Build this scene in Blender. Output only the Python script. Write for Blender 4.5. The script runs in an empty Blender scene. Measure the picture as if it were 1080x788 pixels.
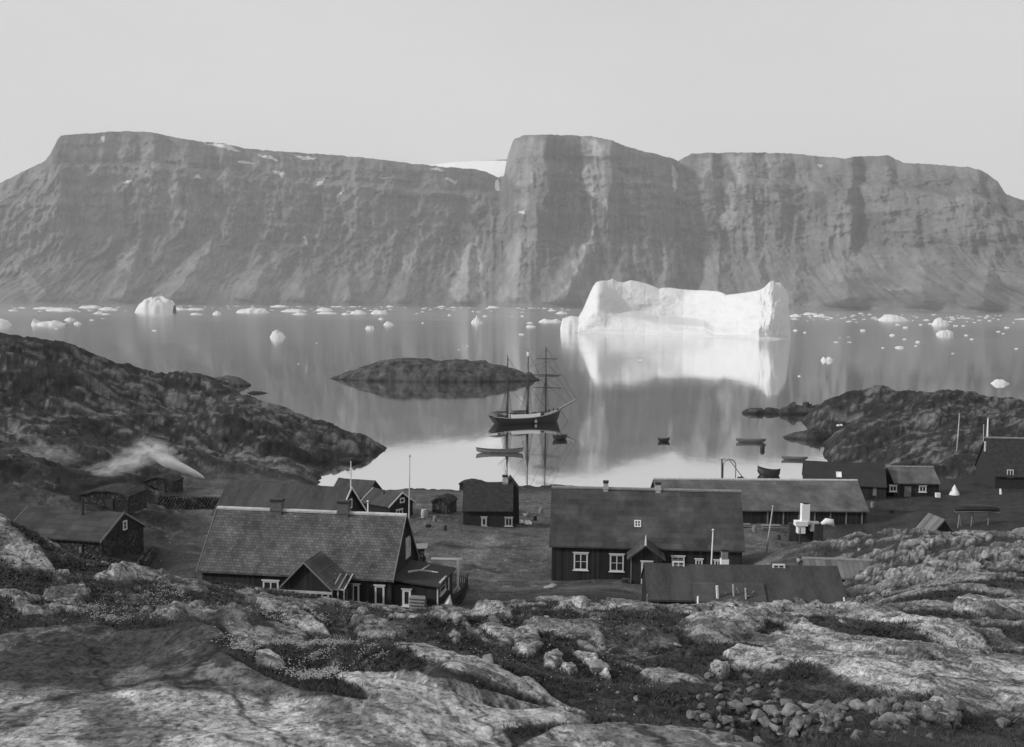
import bpy, bmesh, math, random
import numpy as np
from mathutils import Vector, Matrix
random.seed(7)
R = math.radians
scn = bpy.context.scene
COL = scn.collection

# ------------------------------------------------------------------ camera, sky, sun, exposure
FPX, CX, CY, HZ = 1158.0, 540.0, 394.0, 318.0
CAMZ = 30.0
PITCH = math.atan((CY - HZ) / FPX)
ROLL = 0.0079
cam_d = bpy.data.cameras.new('camera'); cam = bpy.data.objects.new('camera', cam_d); COL.objects.link(cam)
cam_d.sensor_width = 36.0; cam_d.lens = FPX / 1080.0 * 36.0
cam_d.clip_start = 0.1; cam_d.clip_end = 60000
RM = Matrix.Rotation(math.pi / 2 - PITCH, 3, 'X') @ Matrix.Rotation(ROLL, 3, 'Z')
cam.matrix_world = Matrix.Translation((0, 0, CAMZ)) @ RM.to_4x4()
scn.camera = cam
SUN_EL, SUN_AZ = R(27), R(-106)          # azimuth from +Y towards +X; sun at the left, behind the viewer
w = bpy.data.worlds.new('World'); scn.world = w; w.use_nodes = True
nt = w.node_tree; nt.nodes.clear()
sky = nt.nodes.new('ShaderNodeTexSky'); sky.sky_type = 'NISHITA'; sky.sun_disc = False
sky.sun_elevation = SUN_EL; sky.sun_rotation = SUN_AZ; sky.dust_density = 4.0; sky.air_density = 1.2
bw = nt.nodes.new('ShaderNodeRGBToBW'); mixs = nt.nodes.new('ShaderNodeMix'); mixs.data_type = 'FLOAT'
mixs.inputs[0].default_value = 0.86; mixs.inputs[3].default_value = 6.9
bg = nt.nodes.new('ShaderNodeBackground'); bg.inputs[1].default_value = 0.1
wo = nt.nodes.new('ShaderNodeOutputWorld')
nt.links.new(sky.outputs[0], bw.inputs[0]); nt.links.new(bw.outputs[0], mixs.inputs[2])
tcw = nt.nodes.new('ShaderNodeTexCoord'); mpw = nt.nodes.new('ShaderNodeMapping'); mpw.inputs['Scale'].default_value = (1, 1, 3); nzw = nt.nodes.new('ShaderNodeTexNoise'); nzw.inputs['Scale'].default_value = 1.6; nzw.inputs['Detail'].default_value = 4
nt.links.new(tcw.outputs['Generated'], mpw.inputs[0]); nt.links.new(mpw.outputs[0], nzw.inputs['Vector'])
ma_ = nt.nodes.new('ShaderNodeMapRange'); ma_.inputs[3].default_value = .93; ma_.inputs[4].default_value = 1.07; ma_.inputs[1].default_value = .3; ma_.inputs[2].default_value = .7; nt.links.new(nzw.outputs[0], ma_.inputs[0])
mlt = nt.nodes.new('ShaderNodeMath'); mlt.operation = 'MULTIPLY'; nt.links.new(mixs.outputs[0], mlt.inputs[0]); nt.links.new(ma_.outputs[0], mlt.inputs[1]); nt.links.new(mlt.outputs[0], bg.inputs[0]); nt.links.new(bg.outputs[0], wo.inputs[0])
sl = bpy.data.lights.new('sun', 'SUN'); sl.energy = 2.5; sl.angle = R(3.0); sl.color = (1, 1, 1)
sun = bpy.data.objects.new('sun', sl); COL.objects.link(sun)
sdir = Vector((math.sin(SUN_AZ) * math.cos(SUN_EL), math.cos(SUN_AZ) * math.cos(SUN_EL), math.sin(SUN_EL)))
sun.rotation_euler = sdir.to_track_quat('Z', 'Y').to_euler(); sun.location = sdir * 200
scn.view_settings.view_transform = 'Standard'; scn.view_settings.look = 'None'
scn.view_settings.exposure = 0.0; scn.view_settings.gamma = 1.0
scn.cycles.max_bounces = 8; scn.cycles.volume_bounces = 4; scn.cycles.volume_step_rate = 1.5
scn.cycles.use_denoising = True

# ------------------------------------------------------------------ turning a picture position into a place
RMn = np.array(RM); RMi = RMn.T
def ray(px, py):
    v = RM @ Vector(((px - CX) / FPX, -(py - CY) / FPX, -1.0)); return v
def P(px, py, d):                                   # point on the ray at distance d ahead
    v = ray(px, py); v = v * (d / v.y); return Vector((v.x, v.y, v.z + CAMZ))
def G(px, py, z=0.0):                               # where the ray meets height z
    v = ray(px, py); v = v * ((z - CAMZ) / v.z); return Vector((v.x, v.y, z))
def PD(px, d, z):                                   # at height z, distance d, in column px
    py = HZ + FPX * (CAMZ - z) / d
    for _ in range(3):
        q = P(px, py, d); py += FPX * (q.z - z) / d
    return P(px, py, d)
def proj(x, y, z):
    v = np.stack([x, y, z - CAMZ], -1) @ RMn        # = RMi @ v
    return CX + FPX * v[..., 0] / -v[..., 2], CY - FPX * v[..., 1] / -v[..., 2]

# ------------------------------------------------------------------ numpy noise
def _h(ix, iy, s):
    n = (ix.astype(np.int64) * 374761393 + iy.astype(np.int64) * 668265263 + s * 1442695041) & 0xffffffff
    n = ((n ^ (n >> 13)) * 1274126177) & 0xffffffff
    n = ((n ^ (n >> 16)) * 2246822519) & 0xffffffff
    return (n ^ (n >> 15)) / 4294967295.0
def gn(x, y, s=0):                                  # gradient noise about -1..1
    ix = np.floor(x); iy = np.floor(y); fx = x - ix; fy = y - iy
    u = fx * fx * fx * (fx * (fx * 6 - 15) + 10); v = fy * fy * fy * (fy * (fy * 6 - 15) + 10)
    def g(dx, dy):
        a = _h(ix + dx, iy + dy, s) * 6.2831853
        return np.cos(a) * (fx - dx) + np.sin(a) * (fy - dy)
    a = g(0, 0); b = g(1, 0); c = g(0, 1); d = g(1, 1)
    return 1.5 * ((a + (b - a) * u) * (1 - v) + (c + (d - c) * u) * v)
def fbm(x, y, o=4, s=0, gain=.5):
    t = 0; a = 1.0; f = 1.0
    for k in range(o):
        t = t + a * gn(x * f + k * 17.3, y * f - k * 9.1, s + k); a *= gain; f *= 2.03
    return t
def ridged(x, y, o=4, s=0, gain=.5):
    t = 0; a = 1.0; f = 1.0
    for k in range(o):
        t = t + a * (1 - 2 * np.abs(gn(x * f + k * 7.7, y * f + k * 3.1, s + k))); a *= gain; f *= 2.07
    return t
def worley(x, y, s=0):
    ix = np.floor(x); iy = np.floor(y)
    f1 = np.full(x.shape, 9.0); f2 = np.full(x.shape, 9.0); idc = np.zeros(x.shape)
    for dx in (-1, 0, 1):
        for dy in (-1, 0, 1):
            cx = ix + dx; cy = iy + dy
            qx = cx + _h(cx, cy, s); qy = cy + _h(cx, cy, s + 91)
            d = np.hypot(qx - x, qy - y); c = _h(cx, cy, s + 57)
            idc = np.where(d < f1, c, idc)
            f2 = np.where(d < f1, f1, np.minimum(f2, d)); f1 = np.minimum(f1, d)
    return f1, f2, idc
def sstep(a, b, x):
    t = np.clip((x - a) / (b - a), 0, 1); return t * t * (3 - 2 * t)
def poly_sd(px, py, poly):                          # signed distance to an outline, + inside
    d = np.full(px.shape, 1e9); ins = np.zeros(px.shape, bool); n = len(poly)
    for i in range(n):
        x0, y0 = poly[i]; x1, y1 = poly[(i + 1) % n]
        ex, ey = x1 - x0, y1 - y0; wx = px - x0; wy = py - y0
        t = np.clip((wx * ex + wy * ey) / (ex * ex + ey * ey + 1e-9), 0, 1)
        d = np.minimum(d, np.hypot(wx - t * ex, wy - t * ey))
        c = ((y0 > py) != (y1 > py)) & (px < ex * (py - y0) / ((y1 - y0) if y1 != y0 else 1e-9) + x0)
        ins ^= c
    return np.where(ins, d, -d)

# ------------------------------------------------------------------ materials (a black-and-white photograph: all greys)
MATS = {}
def _base(name):
    m = bpy.data.materials.new(name); m.use_nodes = True
    n = m.node_tree; n.nodes.clear()
    o = n.nodes.new('ShaderNodeOutputMaterial'); b = n.nodes.new('ShaderNodeBsdfPrincipled')
    n.links.new(b.outputs[0], o.inputs[0]); MATS[name] = m
    return m, n, b
def math_n(n, op, a, b=None, clamp=False):
    q = n.nodes.new('ShaderNodeMath'); q.operation = op; q.use_clamp = clamp
    for i, v in enumerate((a, b)):
        if v is None: continue
        if isinstance(v, (int, float)): q.inputs[i].default_value = v
        else: n.links.new(v, q.inputs[i])
    return q.outputs[0]
def coords(n, scale=(1, 1, 1)):
    t = n.nodes.new('ShaderNodeTexCoord'); mp = n.nodes.new('ShaderNodeMapping'); mp.inputs['Scale'].default_value = scale
    n.links.new(t.outputs['Object'], mp.inputs[0]); return mp.outputs[0]
def noise_n(n, vec, sc, det=6, rough=.6):
    q = n.nodes.new('ShaderNodeTexNoise'); q.inputs['Scale'].default_value = sc
    q.inputs['Detail'].default_value = det; q.inputs['Roughness'].default_value = rough
    n.links.new(vec, q.inputs['Vector']); return q.outputs[0]
def ramp_n(n, f, pts):
    q = n.nodes.new('ShaderNodeValToRGB'); e = q.color_ramp.elements
    while len(e) > 1: e.remove(e[-1])
    e[0].position = pts[0][0]; e[0].color = (pts[0][1],) * 3 + (1,)
    for p, c in pts[1:]:
        k = e.new(p); k.color = (c, c, c, 1)
    n.links.new(f, q.inputs[0]); return q.outputs[0]
def bump_n(n, b, h, st, dist=.05):
    q = n.nodes.new('ShaderNodeBump'); q.inputs['Strength'].default_value = st; q.inputs['Distance'].default_value = dist
    n.links.new(h, q.inputs['Height']); n.links.new(q.outputs[0], b.inputs['Normal'])
def plain(name, v, rough=.8, var=.25, sc=2.0, stretch=(1, 1, 1), bump=.3, metal=0):
    m, n, b = _base(name)
    c = coords(n, stretch)
    f = noise_n(n, c, sc); f2 = noise_n(n, c, sc * 9, 3)
    s = math_n(n, 'ADD', math_n(n, 'MULTIPLY', f, .65), math_n(n, 'MULTIPLY', f2, .35))
    k = ramp_n(n, s, [(.3, v * (1 - var)), (.5, v), (.7, v * (1 + var))])
    n.links.new(k, b.inputs['Base Color']); b.inputs['Roughness'].default_value = rough; b.inputs['Metallic'].default_value = metal
    b.inputs['Specular IOR Level'].default_value = .3
    bump_n(n, b, f2, bump, .02)
    return m
def boards(name, v, axis='x', pitch=.22, var=.35, rough=.85, lap=.5):
    """planks or shingles: bands across one axis, each with its own tone"""
    m, n, b = _base(name)
    t = n.nodes.new('ShaderNodeTexCoord'); sp = n.nodes.new('ShaderNodeSeparateXYZ'); n.links.new(t.outputs['Object'], sp.inputs[0])
    ax = {'x': 0, 'y': 1, 'z': 2}[axis]
    q = math_n(n, 'DIVIDE', sp.outputs[ax], pitch)
    fl = math_n(n, 'FLOOR', q); fr = math_n(n, 'FRACT', q)
    wn = n.nodes.new('ShaderNodeTexWhiteNoise'); wn.noise_dimensions = '1D'; n.links.new(fl, wn.inputs['W'])
    big = noise_n(n, coords(n, (1, 1, .35)), .8, 5); fine = noise_n(n, coords(n), 14, 3)
    g = ramp_n(n, fr, [(0, .35), (.1, 1), (.9, 1), (1, .6)])
    s = math_n(n, 'ADD', math_n(n, 'MULTIPLY', wn.outputs[0], .35), math_n(n, 'ADD', math_n(n, 'MULTIPLY', big, .45), math_n(n, 'MULTIPLY', fine, .3)))
    k = ramp_n(n, s, [(.3, v * (1 - var)), (.8, v * (1 + var))])
    mu = n.nodes.new('ShaderNodeMix'); mu.data_type = 'RGBA'; mu.blend_type = 'MULTIPLY'; mu.inputs[0].default_value = lap
    n.links.new(k, mu.inputs[6]); n.links.new(g, mu.inputs[7]); n.links.new(mu.outputs[2], b.inputs['Base Color'])
    b.inputs['Roughness'].default_value = rough; b.inputs['Specular IOR Level'].default_value = .3
    bump_n(n, b, g, .5, .03)
    return m
def shingles(name, v, w=.3, h=.24, var=.3, mortar=.5):
    m, n, b = _base(name)
    t = n.nodes.new('ShaderNodeTexCoord'); sp = n.nodes.new('ShaderNodeSeparateXYZ'); n.links.new(t.outputs['Object'], sp.inputs[0])
    cb = n.nodes.new('ShaderNodeCombineXYZ'); n.links.new(sp.outputs[0], cb.inputs[0]); n.links.new(math_n(n, 'MULTIPLY', sp.outputs[2], 1.3), cb.inputs[1])
    br = n.nodes.new('ShaderNodeTexBrick'); n.links.new(cb.outputs[0], br.inputs[0]); br.inputs['Scale'].default_value = 1
    br.inputs['Brick Width'].default_value = w; br.inputs['Row Height'].default_value = h; br.inputs['Mortar Size'].default_value = .025
    br.inputs['Mortar Smooth'].default_value = .3
    br.inputs['Color1'].default_value = (v * (1 - var),) * 3 + (1,); br.inputs['Color2'].default_value = (v * (1 + var),) * 3 + (1,)
    br.inputs['Mortar'].default_value = (v * mortar,) * 3 + (1,)
    big = noise_n(n, coords(n, (1, 1, .6)), .55, 6, .65); r = ramp_n(n, big, [(.28, .5), (.42, .8), (.52, 1.0), (.7, 1.5)])
    mu = n.nodes.new('ShaderNodeMix'); mu.data_type = 'RGBA'; mu.blend_type = 'MULTIPLY'; mu.inputs[0].default_value = 1
    n.links.new(br.outputs[0], mu.inputs[6]); n.links.new(r, mu.inputs[7]); n.links.new(mu.outputs[2], b.inputs['Base Color'])
    b.inputs['Roughness'].default_value = .85; b.inputs['Specular IOR Level'].default_value = .3
    bump_n(n, b, br.outputs[1], -.5, .02)
    return m
def stones(name, v, sc=2.2):
    m, n, b = _base(name)
    c = coords(n); vo = n.nodes.new('ShaderNodeTexVoronoi'); vo.feature = 'F1'; vo.inputs['Scale'].default_value = sc; n.links.new(c, vo.inputs['Vector'])
    ve = n.nodes.new('ShaderNodeTexVoronoi'); ve.feature = 'DISTANCE_TO_EDGE'; ve.inputs['Scale'].default_value = sc; n.links.new(c, ve.inputs['Vector'])
    bwn = n.nodes.new('ShaderNodeRGBToBW'); n.links.new(vo.outputs['Color'], bwn.inputs[0])
    k = ramp_n(n, bwn.outputs[0], [(.2, v * .5), (.55, v * .9), (.8, v * 1.8)]); e = ramp_n(n, ve.outputs[0], [(0, .15), (.12, 1)])
    mu = n.nodes.new('ShaderNodeMix'); mu.data_type = 'RGBA'; mu.blend_type = 'MULTIPLY'; mu.inputs[0].default_value = 1
    n.links.new(k, mu.inputs[6]); n.links.new(e, mu.inputs[7]); n.links.new(mu.outputs[2], b.inputs['Base Color'])
    b.inputs['Roughness'].default_value = .9; bump_n(n, b, e, 1, .15)
    return m
def terrain_mat(name, sc, lo=.6, hi=1.5, bumpd=.05, sc2=None, crack=0.0, stretch=(1, 1, 1), bs=.7, blotch=0):
    """tone from the 'alb' attribute (what the ground is made of, plus any painted shading), fine grain from noise"""
    m, n, b = _base(name)
    at = n.nodes.new('ShaderNodeAttribute'); at.attribute_name = 'alb'
    c = coords(n, stretch)
    f1 = noise_n(n, c, sc, 8, .68); f2 = noise_n(n, c, sc2 or sc * 7, 6, .7)
    s = math_n(n, 'ADD', math_n(n, 'MULTIPLY', f1, .5), math_n(n, 'MULTIPLY', f2, .5))
    k = ramp_n(n, s, [(.32, lo * .5), (.42, lo * 1.1), (.5, 1.0), (.6, hi * .85), (.7, hi)])
    o = math_n(n, 'MULTIPLY', at.outputs['Fac'], k)
    if blotch > 0:
        f3 = noise_n(n, c, blotch, 8, .75); f4 = noise_n(n, c, blotch * 4.3, 5, .7)
        o = math_n(n, 'MULTIPLY', o, ramp_n(n, f3, [(.36, .35), (.45, .75), (.52, 1.05), (.66, 1.3)])); o = math_n(n, 'MULTIPLY', o, ramp_n(n, f4, [(.38, .38), (.46, .95), (.6, 1.25)]))
    if crack > 0:
        ve = n.nodes.new('ShaderNodeTexVoronoi'); ve.feature = 'DISTANCE_TO_EDGE'; ve.inputs['Scale'].default_value = crack
        dv = n.nodes.new('ShaderNodeVectorMath'); dv.operation = 'ADD'
        nz = n.nodes.new('ShaderNodeTexNoise'); nz.inputs['Scale'].default_value = crack * 1.5; nz.inputs['Detail'].default_value = 4
        n.links.new(c, nz.inputs['Vector']); n.links.new(c, dv.inputs[0]); n.links.new(nz.outputs[1], dv.inputs[1]); n.links.new(dv.outputs[0], ve.inputs['Vector'])
        e = ramp_n(n, ve.outputs[0], [(0, .35), (.012, .6), (.03, 1)]); o = math_n(n, 'MULTIPLY', o, e)
        hsum = math_n(n, 'ADD', s, math_n(n, 'MULTIPLY', e, .35))
    else: hsum = s
    n.links.new(o, b.inputs['Base Color']); b.inputs['Roughness'].default_value = .9; b.inputs['Specular IOR Level'].default_value = .2
    bump_n(n, b, hsum, bs, bumpd)
    return m
M = dict(
    oldroof=shingles('old_board_roof', .045, 2.4, .45, .3, .7),
    tar=boards('tarred_boards', .024, 'x', .22, .6, lap=.7), tary=boards('tarred_boards_side', .022, 'y', .2),
    darkroof=plain('felt_roof', .052, .9, .55, .9, (1, .3, .3)), shingle=shingles('shingle_roof', .1), boardroof=shingles('board_roof', .06, 2.4, .55, .22, .8),
    storeroof=shingles('store_roof', .105, 3.0, .9, .1, .9), tarroof=plain('tar_roof', .028, .8, .3, .5), turfroof=plain('turf_roof', .033, .95, .6, 2.2, bump=1),
    corr=boards('batten_roof', .13, 'x', .42, .4, lap=.8), white=plain('white_paint', .66, .6, .12), cream=plain('weathered_white', .42, .8, .35),
    lime=plain('limewash', .78, .8, .06), glass=plain('window_glass', .03, .12, .1, bump=0), iron=plain('iron', .03, .6), brick=plain('sooty_brick', .11, .9, .4, 6),
    stone=stones('dry_stone', .075), stonebig=stones('rough_stone', .042, 3.2), wood=plain('weathered_wood', .2, .85, .4, 3), darkwood=plain('dark_wood', .045, .8, .4, 3),
    hull=plain('black_hull', .018, .5, .2), hullgrey=plain('grey_boat', .09, .7, .3), spar=plain('spar', .05, .6), canvas=plain('canvas', .72, .8, .1, 3),
    rock=plain('boulder_rock', .16, .92, .75, 2.4, bump=.9), rockpale=plain('pale_boulder', .27, .92, .6, 3, bump=.9), peat=plain('peat', .03, .95, .5, 3, bump=1),
    skin=plain('skin_boat', .14, .7, .3))

# ------------------------------------------------------------------ object helpers
def setp(o, label=None, cat=None, group=None, kind=None):
    if label: o['label'] = label
    if cat: o['category'] = cat
    if group: o['group'] = group
    if kind: o['kind'] = kind
    return o
def np_mesh(name, V, F, mat, smooth=True, attrs=None, parent=None):
    me = bpy.data.meshes.new(name); V = np.asarray(V, np.float32); F = np.asarray(F, np.int32)
    k = F.shape[1]
    me.vertices.add(len(V)); me.vertices.foreach_set('co', V.ravel())
    me.loops.add(F.size); me.loops.foreach_set('vertex_index', F.ravel())
    me.polygons.add(len(F)); me.polygons.foreach_set('loop_start', np.arange(0, F.size, k, dtype=np.int32))
    me.polygons.foreach_set('loop_total', np.full(len(F), k, np.int32))
    me.polygons.foreach_set('use_smooth', np.full(len(F), smooth, bool))
    me.update(calc_edges=True)
    for a, v in (attrs or {}).items():
        t = me.attributes.new(a, 'FLOAT', 'POINT'); t.data.foreach_set('value', np.asarray(v, np.float32).ravel())
    me.materials.append(mat); me.validate()
    o = bpy.data.objects.new(name, me); COL.objects.link(o)
    if parent: o.parent = parent
    return o
def grid_faces(nr, nc, wrap=False):
    i = np.arange(nr - 1)[:, None]; j = np.arange(nc if wrap else nc - 1)[None, :]
    j2 = (j + 1) % nc
    return np.stack([i * nc + j, i * nc + j2, (i + 1) * nc + j2, (i + 1) * nc + j], -1).reshape(-1, 4)
class MB:
    def __init__(s): s.v = []; s.f = []
    def add(s, vs, fs):
        b = len(s.v); s.v += [tuple(x) for x in vs]; s.f += [tuple(b + i for i in f) for f in fs]; return s
    def box(s, x0, x1, y0, y1, z0, z1):
        return s.add([(x0, y0, z0), (x1, y0, z0), (x1, y1, z0), (x0, y1, z0), (x0, y0, z1), (x1, y0, z1), (x1, y1, z1), (x0, y1, z1)],
                     [(0, 3, 2, 1), (4, 5, 6, 7), (0, 1, 5, 4), (1, 2, 6, 5), (2, 3, 7, 6), (3, 0, 4, 7)])
    def extr(s, prof, x0, x1):                      # (y,z) outline along x
        n = len(prof); vs = [(x0, y, z) for y, z in prof] + [(x1, y, z) for y, z in prof]
        return s.add(vs, [tuple(range(n - 1, -1, -1)), tuple(range(n, 2 * n))] + [(i, (i + 1) % n, n + (i + 1) % n, n + i) for i in range(n)])
    def extry(s, prof, y0, y1):                     # (x,z) outline along y
        n = len(prof); vs = [(x, y0, z) for x, z in prof] + [(x, y1, z) for x, z in prof]
        return s.add(vs, [tuple(range(n)), tuple(range(2 * n - 1, n - 1, -1))] + [(i, n + i, n + (i + 1) % n, (i + 1) % n) for i in range(n)])
    def slab(s, a, b, c, d, t):                     # quad a b c d thickened along its normal
        a, b, c, d = map(Vector, (a, b, c, d)); nn = (b - a).cross(d - a).normalized() * t
        return s.add([a, b, c, d, a - nn, b - nn, c - nn, d - nn], [(0, 1, 2, 3), (7, 6, 5, 4), (0, 4, 5, 1), (1, 5, 6, 2), (2, 6, 7, 3), (3, 7, 4, 0)])
    def tube(s, pts, r, n=7, cap=True):
        pts = [Vector(p) for p in pts]; rs = r if isinstance(r, (list, tuple)) else [r] * len(pts); b = len(s.v)
        for i, p in enumerate(pts):
            t = (pts[min(i + 1, len(pts) - 1)] - pts[max(i - 1, 0)]).normalized()
            u = t.cross(Vector((0, 0, 1)) if abs(t.z) < .9 else Vector((1, 0, 0))).normalized(); q = t.cross(u)
            for k in range(n):
                a = 2 * math.pi * k / n; s.v.append(tuple(p + (u * math.cos(a) + q * math.sin(a)) * rs[i]))
        for i in range(len(pts) - 1):
            for k in range(n):
                s.f.append((b + i * n + k, b + i * n + (k + 1) % n, b + (i + 1) * n + (k + 1) % n, b + (i + 1) * n + k))
        if cap:
            s.f.append(tuple(b + k for k in range(n))[::-1]); s.f.append(tuple(b + (len(pts) - 1) * n + k for k in range(n)))
        return s
    def build(s, name, mat, parent=None, smooth=False):
        me = bpy.data.meshes.new(name); me.from_pydata(s.v, [], s.f); me.materials.append(mat)
        bm = bmesh.new(); bm.from_mesh(me); bmesh.ops.recalc_face_normals(bm, faces=bm.faces); bm.to_mesh(me); bm.free()
        if smooth: me.polygons.foreach_set('use_smooth', [True] * len(me.polygons))
        me.update(); o = bpy.data.objects.new(name, me); COL.objects.link(o)
        if parent: o.parent = parent
        return o
def empty(name, loc, rz=0, **k):
    o = bpy.data.objects.new(name, None); COL.objects.link(o); o.empty_display_size = .3
    o.location = loc; o.rotation_euler = (0, 0, rz); return setp(o, **k)

# ------------------------------------------------------------------ the ground
CT = []                                              # (px, d, slope down from the eye)
def hz(px): return HZ + (px - CX) * ROLL
def C(px, py, d): CT.append((px, d, (py - hz(px)) / FPX))
def Z(px, z, d): CT.append((px, d, (CAMZ - z) / d))
for px in (-400, -150, 50, 250, 450, 650, 850, 1050, 1250, 1480): Z(px, 28.9, 2.2)
for px in (-400, -150, 0):
    for py, d in ((788, 4.5), (740, 6.2), (700, 8.5), (673, 12)): C(px, py, d)
    Z(px, 25.3, 14)
    for py, d in ((655, 20), (638, 28), (600, 42), (552, 60)): C(px, py, d)
    Z(px, 9.5, 80); Z(px, 8.5, 96)
    for py, d in ((520, 115), (495, 135), (450, 170), (400, 205), (350, 236)): C(px, py, d)
    Z(px, 12, 270); Z(px, -3, 310); Z(px, -6, 345)
C(60, 600, 62); C(30, 570, 61); C(60, 632, 35); C(60, 362, 238); C(60, 505, 130); C(105, 541, 117); C(165, 517, 151); C(140, 533, 128); C(105, 512, 140); Z(60, 6.8, 80)
for py, d in ((788, 4.5), (740, 6.2), (700, 9), (672, 12)): C(150, py, d)
Z(150, 25, 14.5)
for py, d in ((660, 22), (632, 38), (612, 57)): C(150, py, d)
Z(150, 9, 75); Z(100, 6.6, 92); Z(130, 6.2, 100); C(170, 590, 103)
for py, d in ((560, 120), (535, 140), (510, 160), (480, 180), (440, 212), (399, 250)): C(190, py, d)
Z(190, 5, 275); Z(190, -3, 300); Z(190, -6, 345)
C(130, 385, 245); C(110, 430, 205); C(110, 470, 172); Z(130, 6, 275); Z(130, -3, 305)
C(238, 684, 10.5); Z(245, 25.2, 13); C(235, 408, 248); C(250, 626, 60); C(200, 622, 57); Z(235, 6.6, 82); Z(210, 6, 95)
for py, d in ((788, 4.6), (765, 5.7), (724, 8.6)): C(300, py, d)
Z(300, 25.1, 11)
for py, d in ((702, 16), (676, 23), (652, 33), (643, 52), (639, 73)): C(300, py, d)
Z(300, 6.2, 80); Z(300, 6.0, 90); Z(300, 4.8, 105); Z(300, 4, 125); C(290, 508, 165); C(300, 470, 200); C(300, 436, 232)
Z(300, -3, 252); Z(300, -6, 345); C(360, 452, 228); Z(360, -3, 243); Z(400, -3, 236); Z(435, -3, 228); C(395, 466, 222)
C(340, 485, 200); Z(380, -2.2, 195); Z(400, -2.5, 205); Z(450, -3, 200)
C(380, 645, 58); C(380, 655, 74); Z(380, 6.1, 80); Z(380, 5.8, 92); C(400, 748, 7.1); Z(400, 25.2, 10); C(400, 715, 13.5); C(400, 690, 19); C(400, 660, 29)
C(480, 788, 5.2); C(480, 764, 6.5); Z(480, 25.5, 8.5)
for py, d in ((745, 10), (720, 13), (700, 16.5), (682, 21), (657, 34), (653, 55), (658, 70)): C(455, py, d)
Z(450, 6.1, 80); Z(445, 5.6, 95)
for py, d in ((662, 32), (652, 55), (645, 78), (640, 88), (620, 97), (600, 107), (570, 122), (545, 140), (522, 163)): C(512, py, d)
Z(512, -1.5, 182); Z(512, -5, 220); Z(512, -8, 345); Z(440, 4.2, 112); Z(420, 2.7, 132); C(450, 545, 135); C(450, 519, 165); Z(450, -1.5, 182)
C(400, 519, 163); Z(400, -1.5, 178); C(350, 517, 162); Z(345, .1, 170); Z(360, -1.5, 180); Z(330, .2, 180)
for px in (600, 680):
    C(px, 788, 5.4); C(px, 767, 6.5); Z(px, 25.5, 9)
    for py, d in ((755, 12), (730, 15), (700, 20), (672, 28), (654, 40), (644, 60)): C(px, py, d)
C(600, 634, 80); C(600, 621, 97); C(600, 612, 104); Z(600, 3.6, 115); C(560, 560, 130); Z(600, 2.2, 140); Z(600, 1.0, 168); Z(600, -1.5, 185); Z(600, -5, 220); Z(600, -8, 345)
C(640, 640, 78); C(660, 622, 95); C(715, 664, 60); Z(700, 9.4, 68); Z(700, 7.4, 78); Z(700, 4.4, 97)
C(760, 788, 5.6); C(760, 773, 6.4); Z(760, 25.4, 9); C(850, 800, 6); Z(850, 25.7, 9)
for py, d in ((760, 12), (730, 15.5), (700, 21), (671, 30), (653, 46), (646, 58)): C(770, py, d)
Z(770, 9, 67); Z(770, 7.4, 76); Z(770, 5, 92); Z(770, 4.3, 103); C(800, 590, 104); C(800, 565, 122); Z(770, 3.2, 130); Z(770, 2.6, 150); Z(770, .6, 172); Z(770, -1.5, 184); Z(770, -5, 220); Z(770, -8, 345)
for py, d in ((788, 9), (760, 11.5), (730, 15), (700, 20), (672, 30), (659, 45), (653, 55)): C(900, py, d)
Z(900, 11.3, 64); C(900, 634, 74); C(900, 620, 83); C(900, 592, 89.5); C(900, 574, 94); C(900, 562, 98); Z(900, 5.4, 108); Z(900, 3.6, 125); Z(900, 3.2, 150); Z(900, .5, 178)
C(845, 576, 101); C(845, 594, 92); C(845, 620, 84); C(845, 640, 74); Z(845, 9.5, 64); Z(845, 4, 112); Z(845, 3.3, 128); Z(845, 2.6, 155); Z(850, .3, 172); Z(840, -2, 185); Z(860, -2, 195); Z(820, -5, 225)
for px in (1040, 1250, 1480):
    for py, d in ((788, 9), (760, 12), (730, 16), (700, 23), (672, 33), (642, 50), (616, 63), (590, 75), (560, 93)): C(px, py, d)
    Z(px, 7, 106); C(px, 545, 125); C(px, 522, 152); Z(px, 3.4, 165); C(px, 470, 207); C(px, 440, 242); C(px, 421, 276); Z(px, 2, 300); Z(px, -3, 325); Z(px, -6, 350)
C(960, 558, 94); Z(990, 6.3, 112); Z(960, 4, 128); Z(960, 3.6, 152); C(985, 500, 178); C(985, 465, 215)
C(940, 500, 182); C(940, 470, 215); C(930, 441, 248); Z(930, 3, 264); C(932, 412, 292); Z(932, -3, 318); Z(932, -8, 350); C(985, 414, 288); Z(985, -3, 318)
C(885, 462, 222); C(872, 474, 225); C(888, 486, 207); Z(862, -1.5, 222); Z(872, -1.5, 208); Z(893, -1, 196); Z(890, .2, 262); C(885, 418, 288); Z(885, -3, 312)
Z(865, -1.2, 252); C(866, 434, 278); Z(862, -3, 305); Z(840, -2.5, 262); Z(838, -2, 285); Z(800, -4, 270); Z(800, -5, 345); Z(900, 2, 240); Z(700, -6, 260); Z(430, -5, 260)
CT = np.array(CT); CT[:, 1] = np.where(CT[:, 1] < 60, 60 * (CT[:, 1] / 60) ** .72, CT[:, 1])
def feat(px, d): return px / 130.0, np.log(d) * 4.0
ca, cb_ = feat(CT[:, 0], CT[:, 1]); nC = len(CT)
def phi(r2): return .5 * r2 * np.log(r2 + 1e-12)
A_ = np.zeros((nC + 3, nC + 3)); A_[:nC, :nC] = phi((ca[:, None] - ca) ** 2 + (cb_[:, None] - cb_) ** 2) + np.eye(nC) * .012
A_[:nC, nC] = 1; A_[:nC, nC + 1] = ca; A_[:nC, nC + 2] = cb_; A_[nC:, :nC] = A_[:nC, nC:].T
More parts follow.
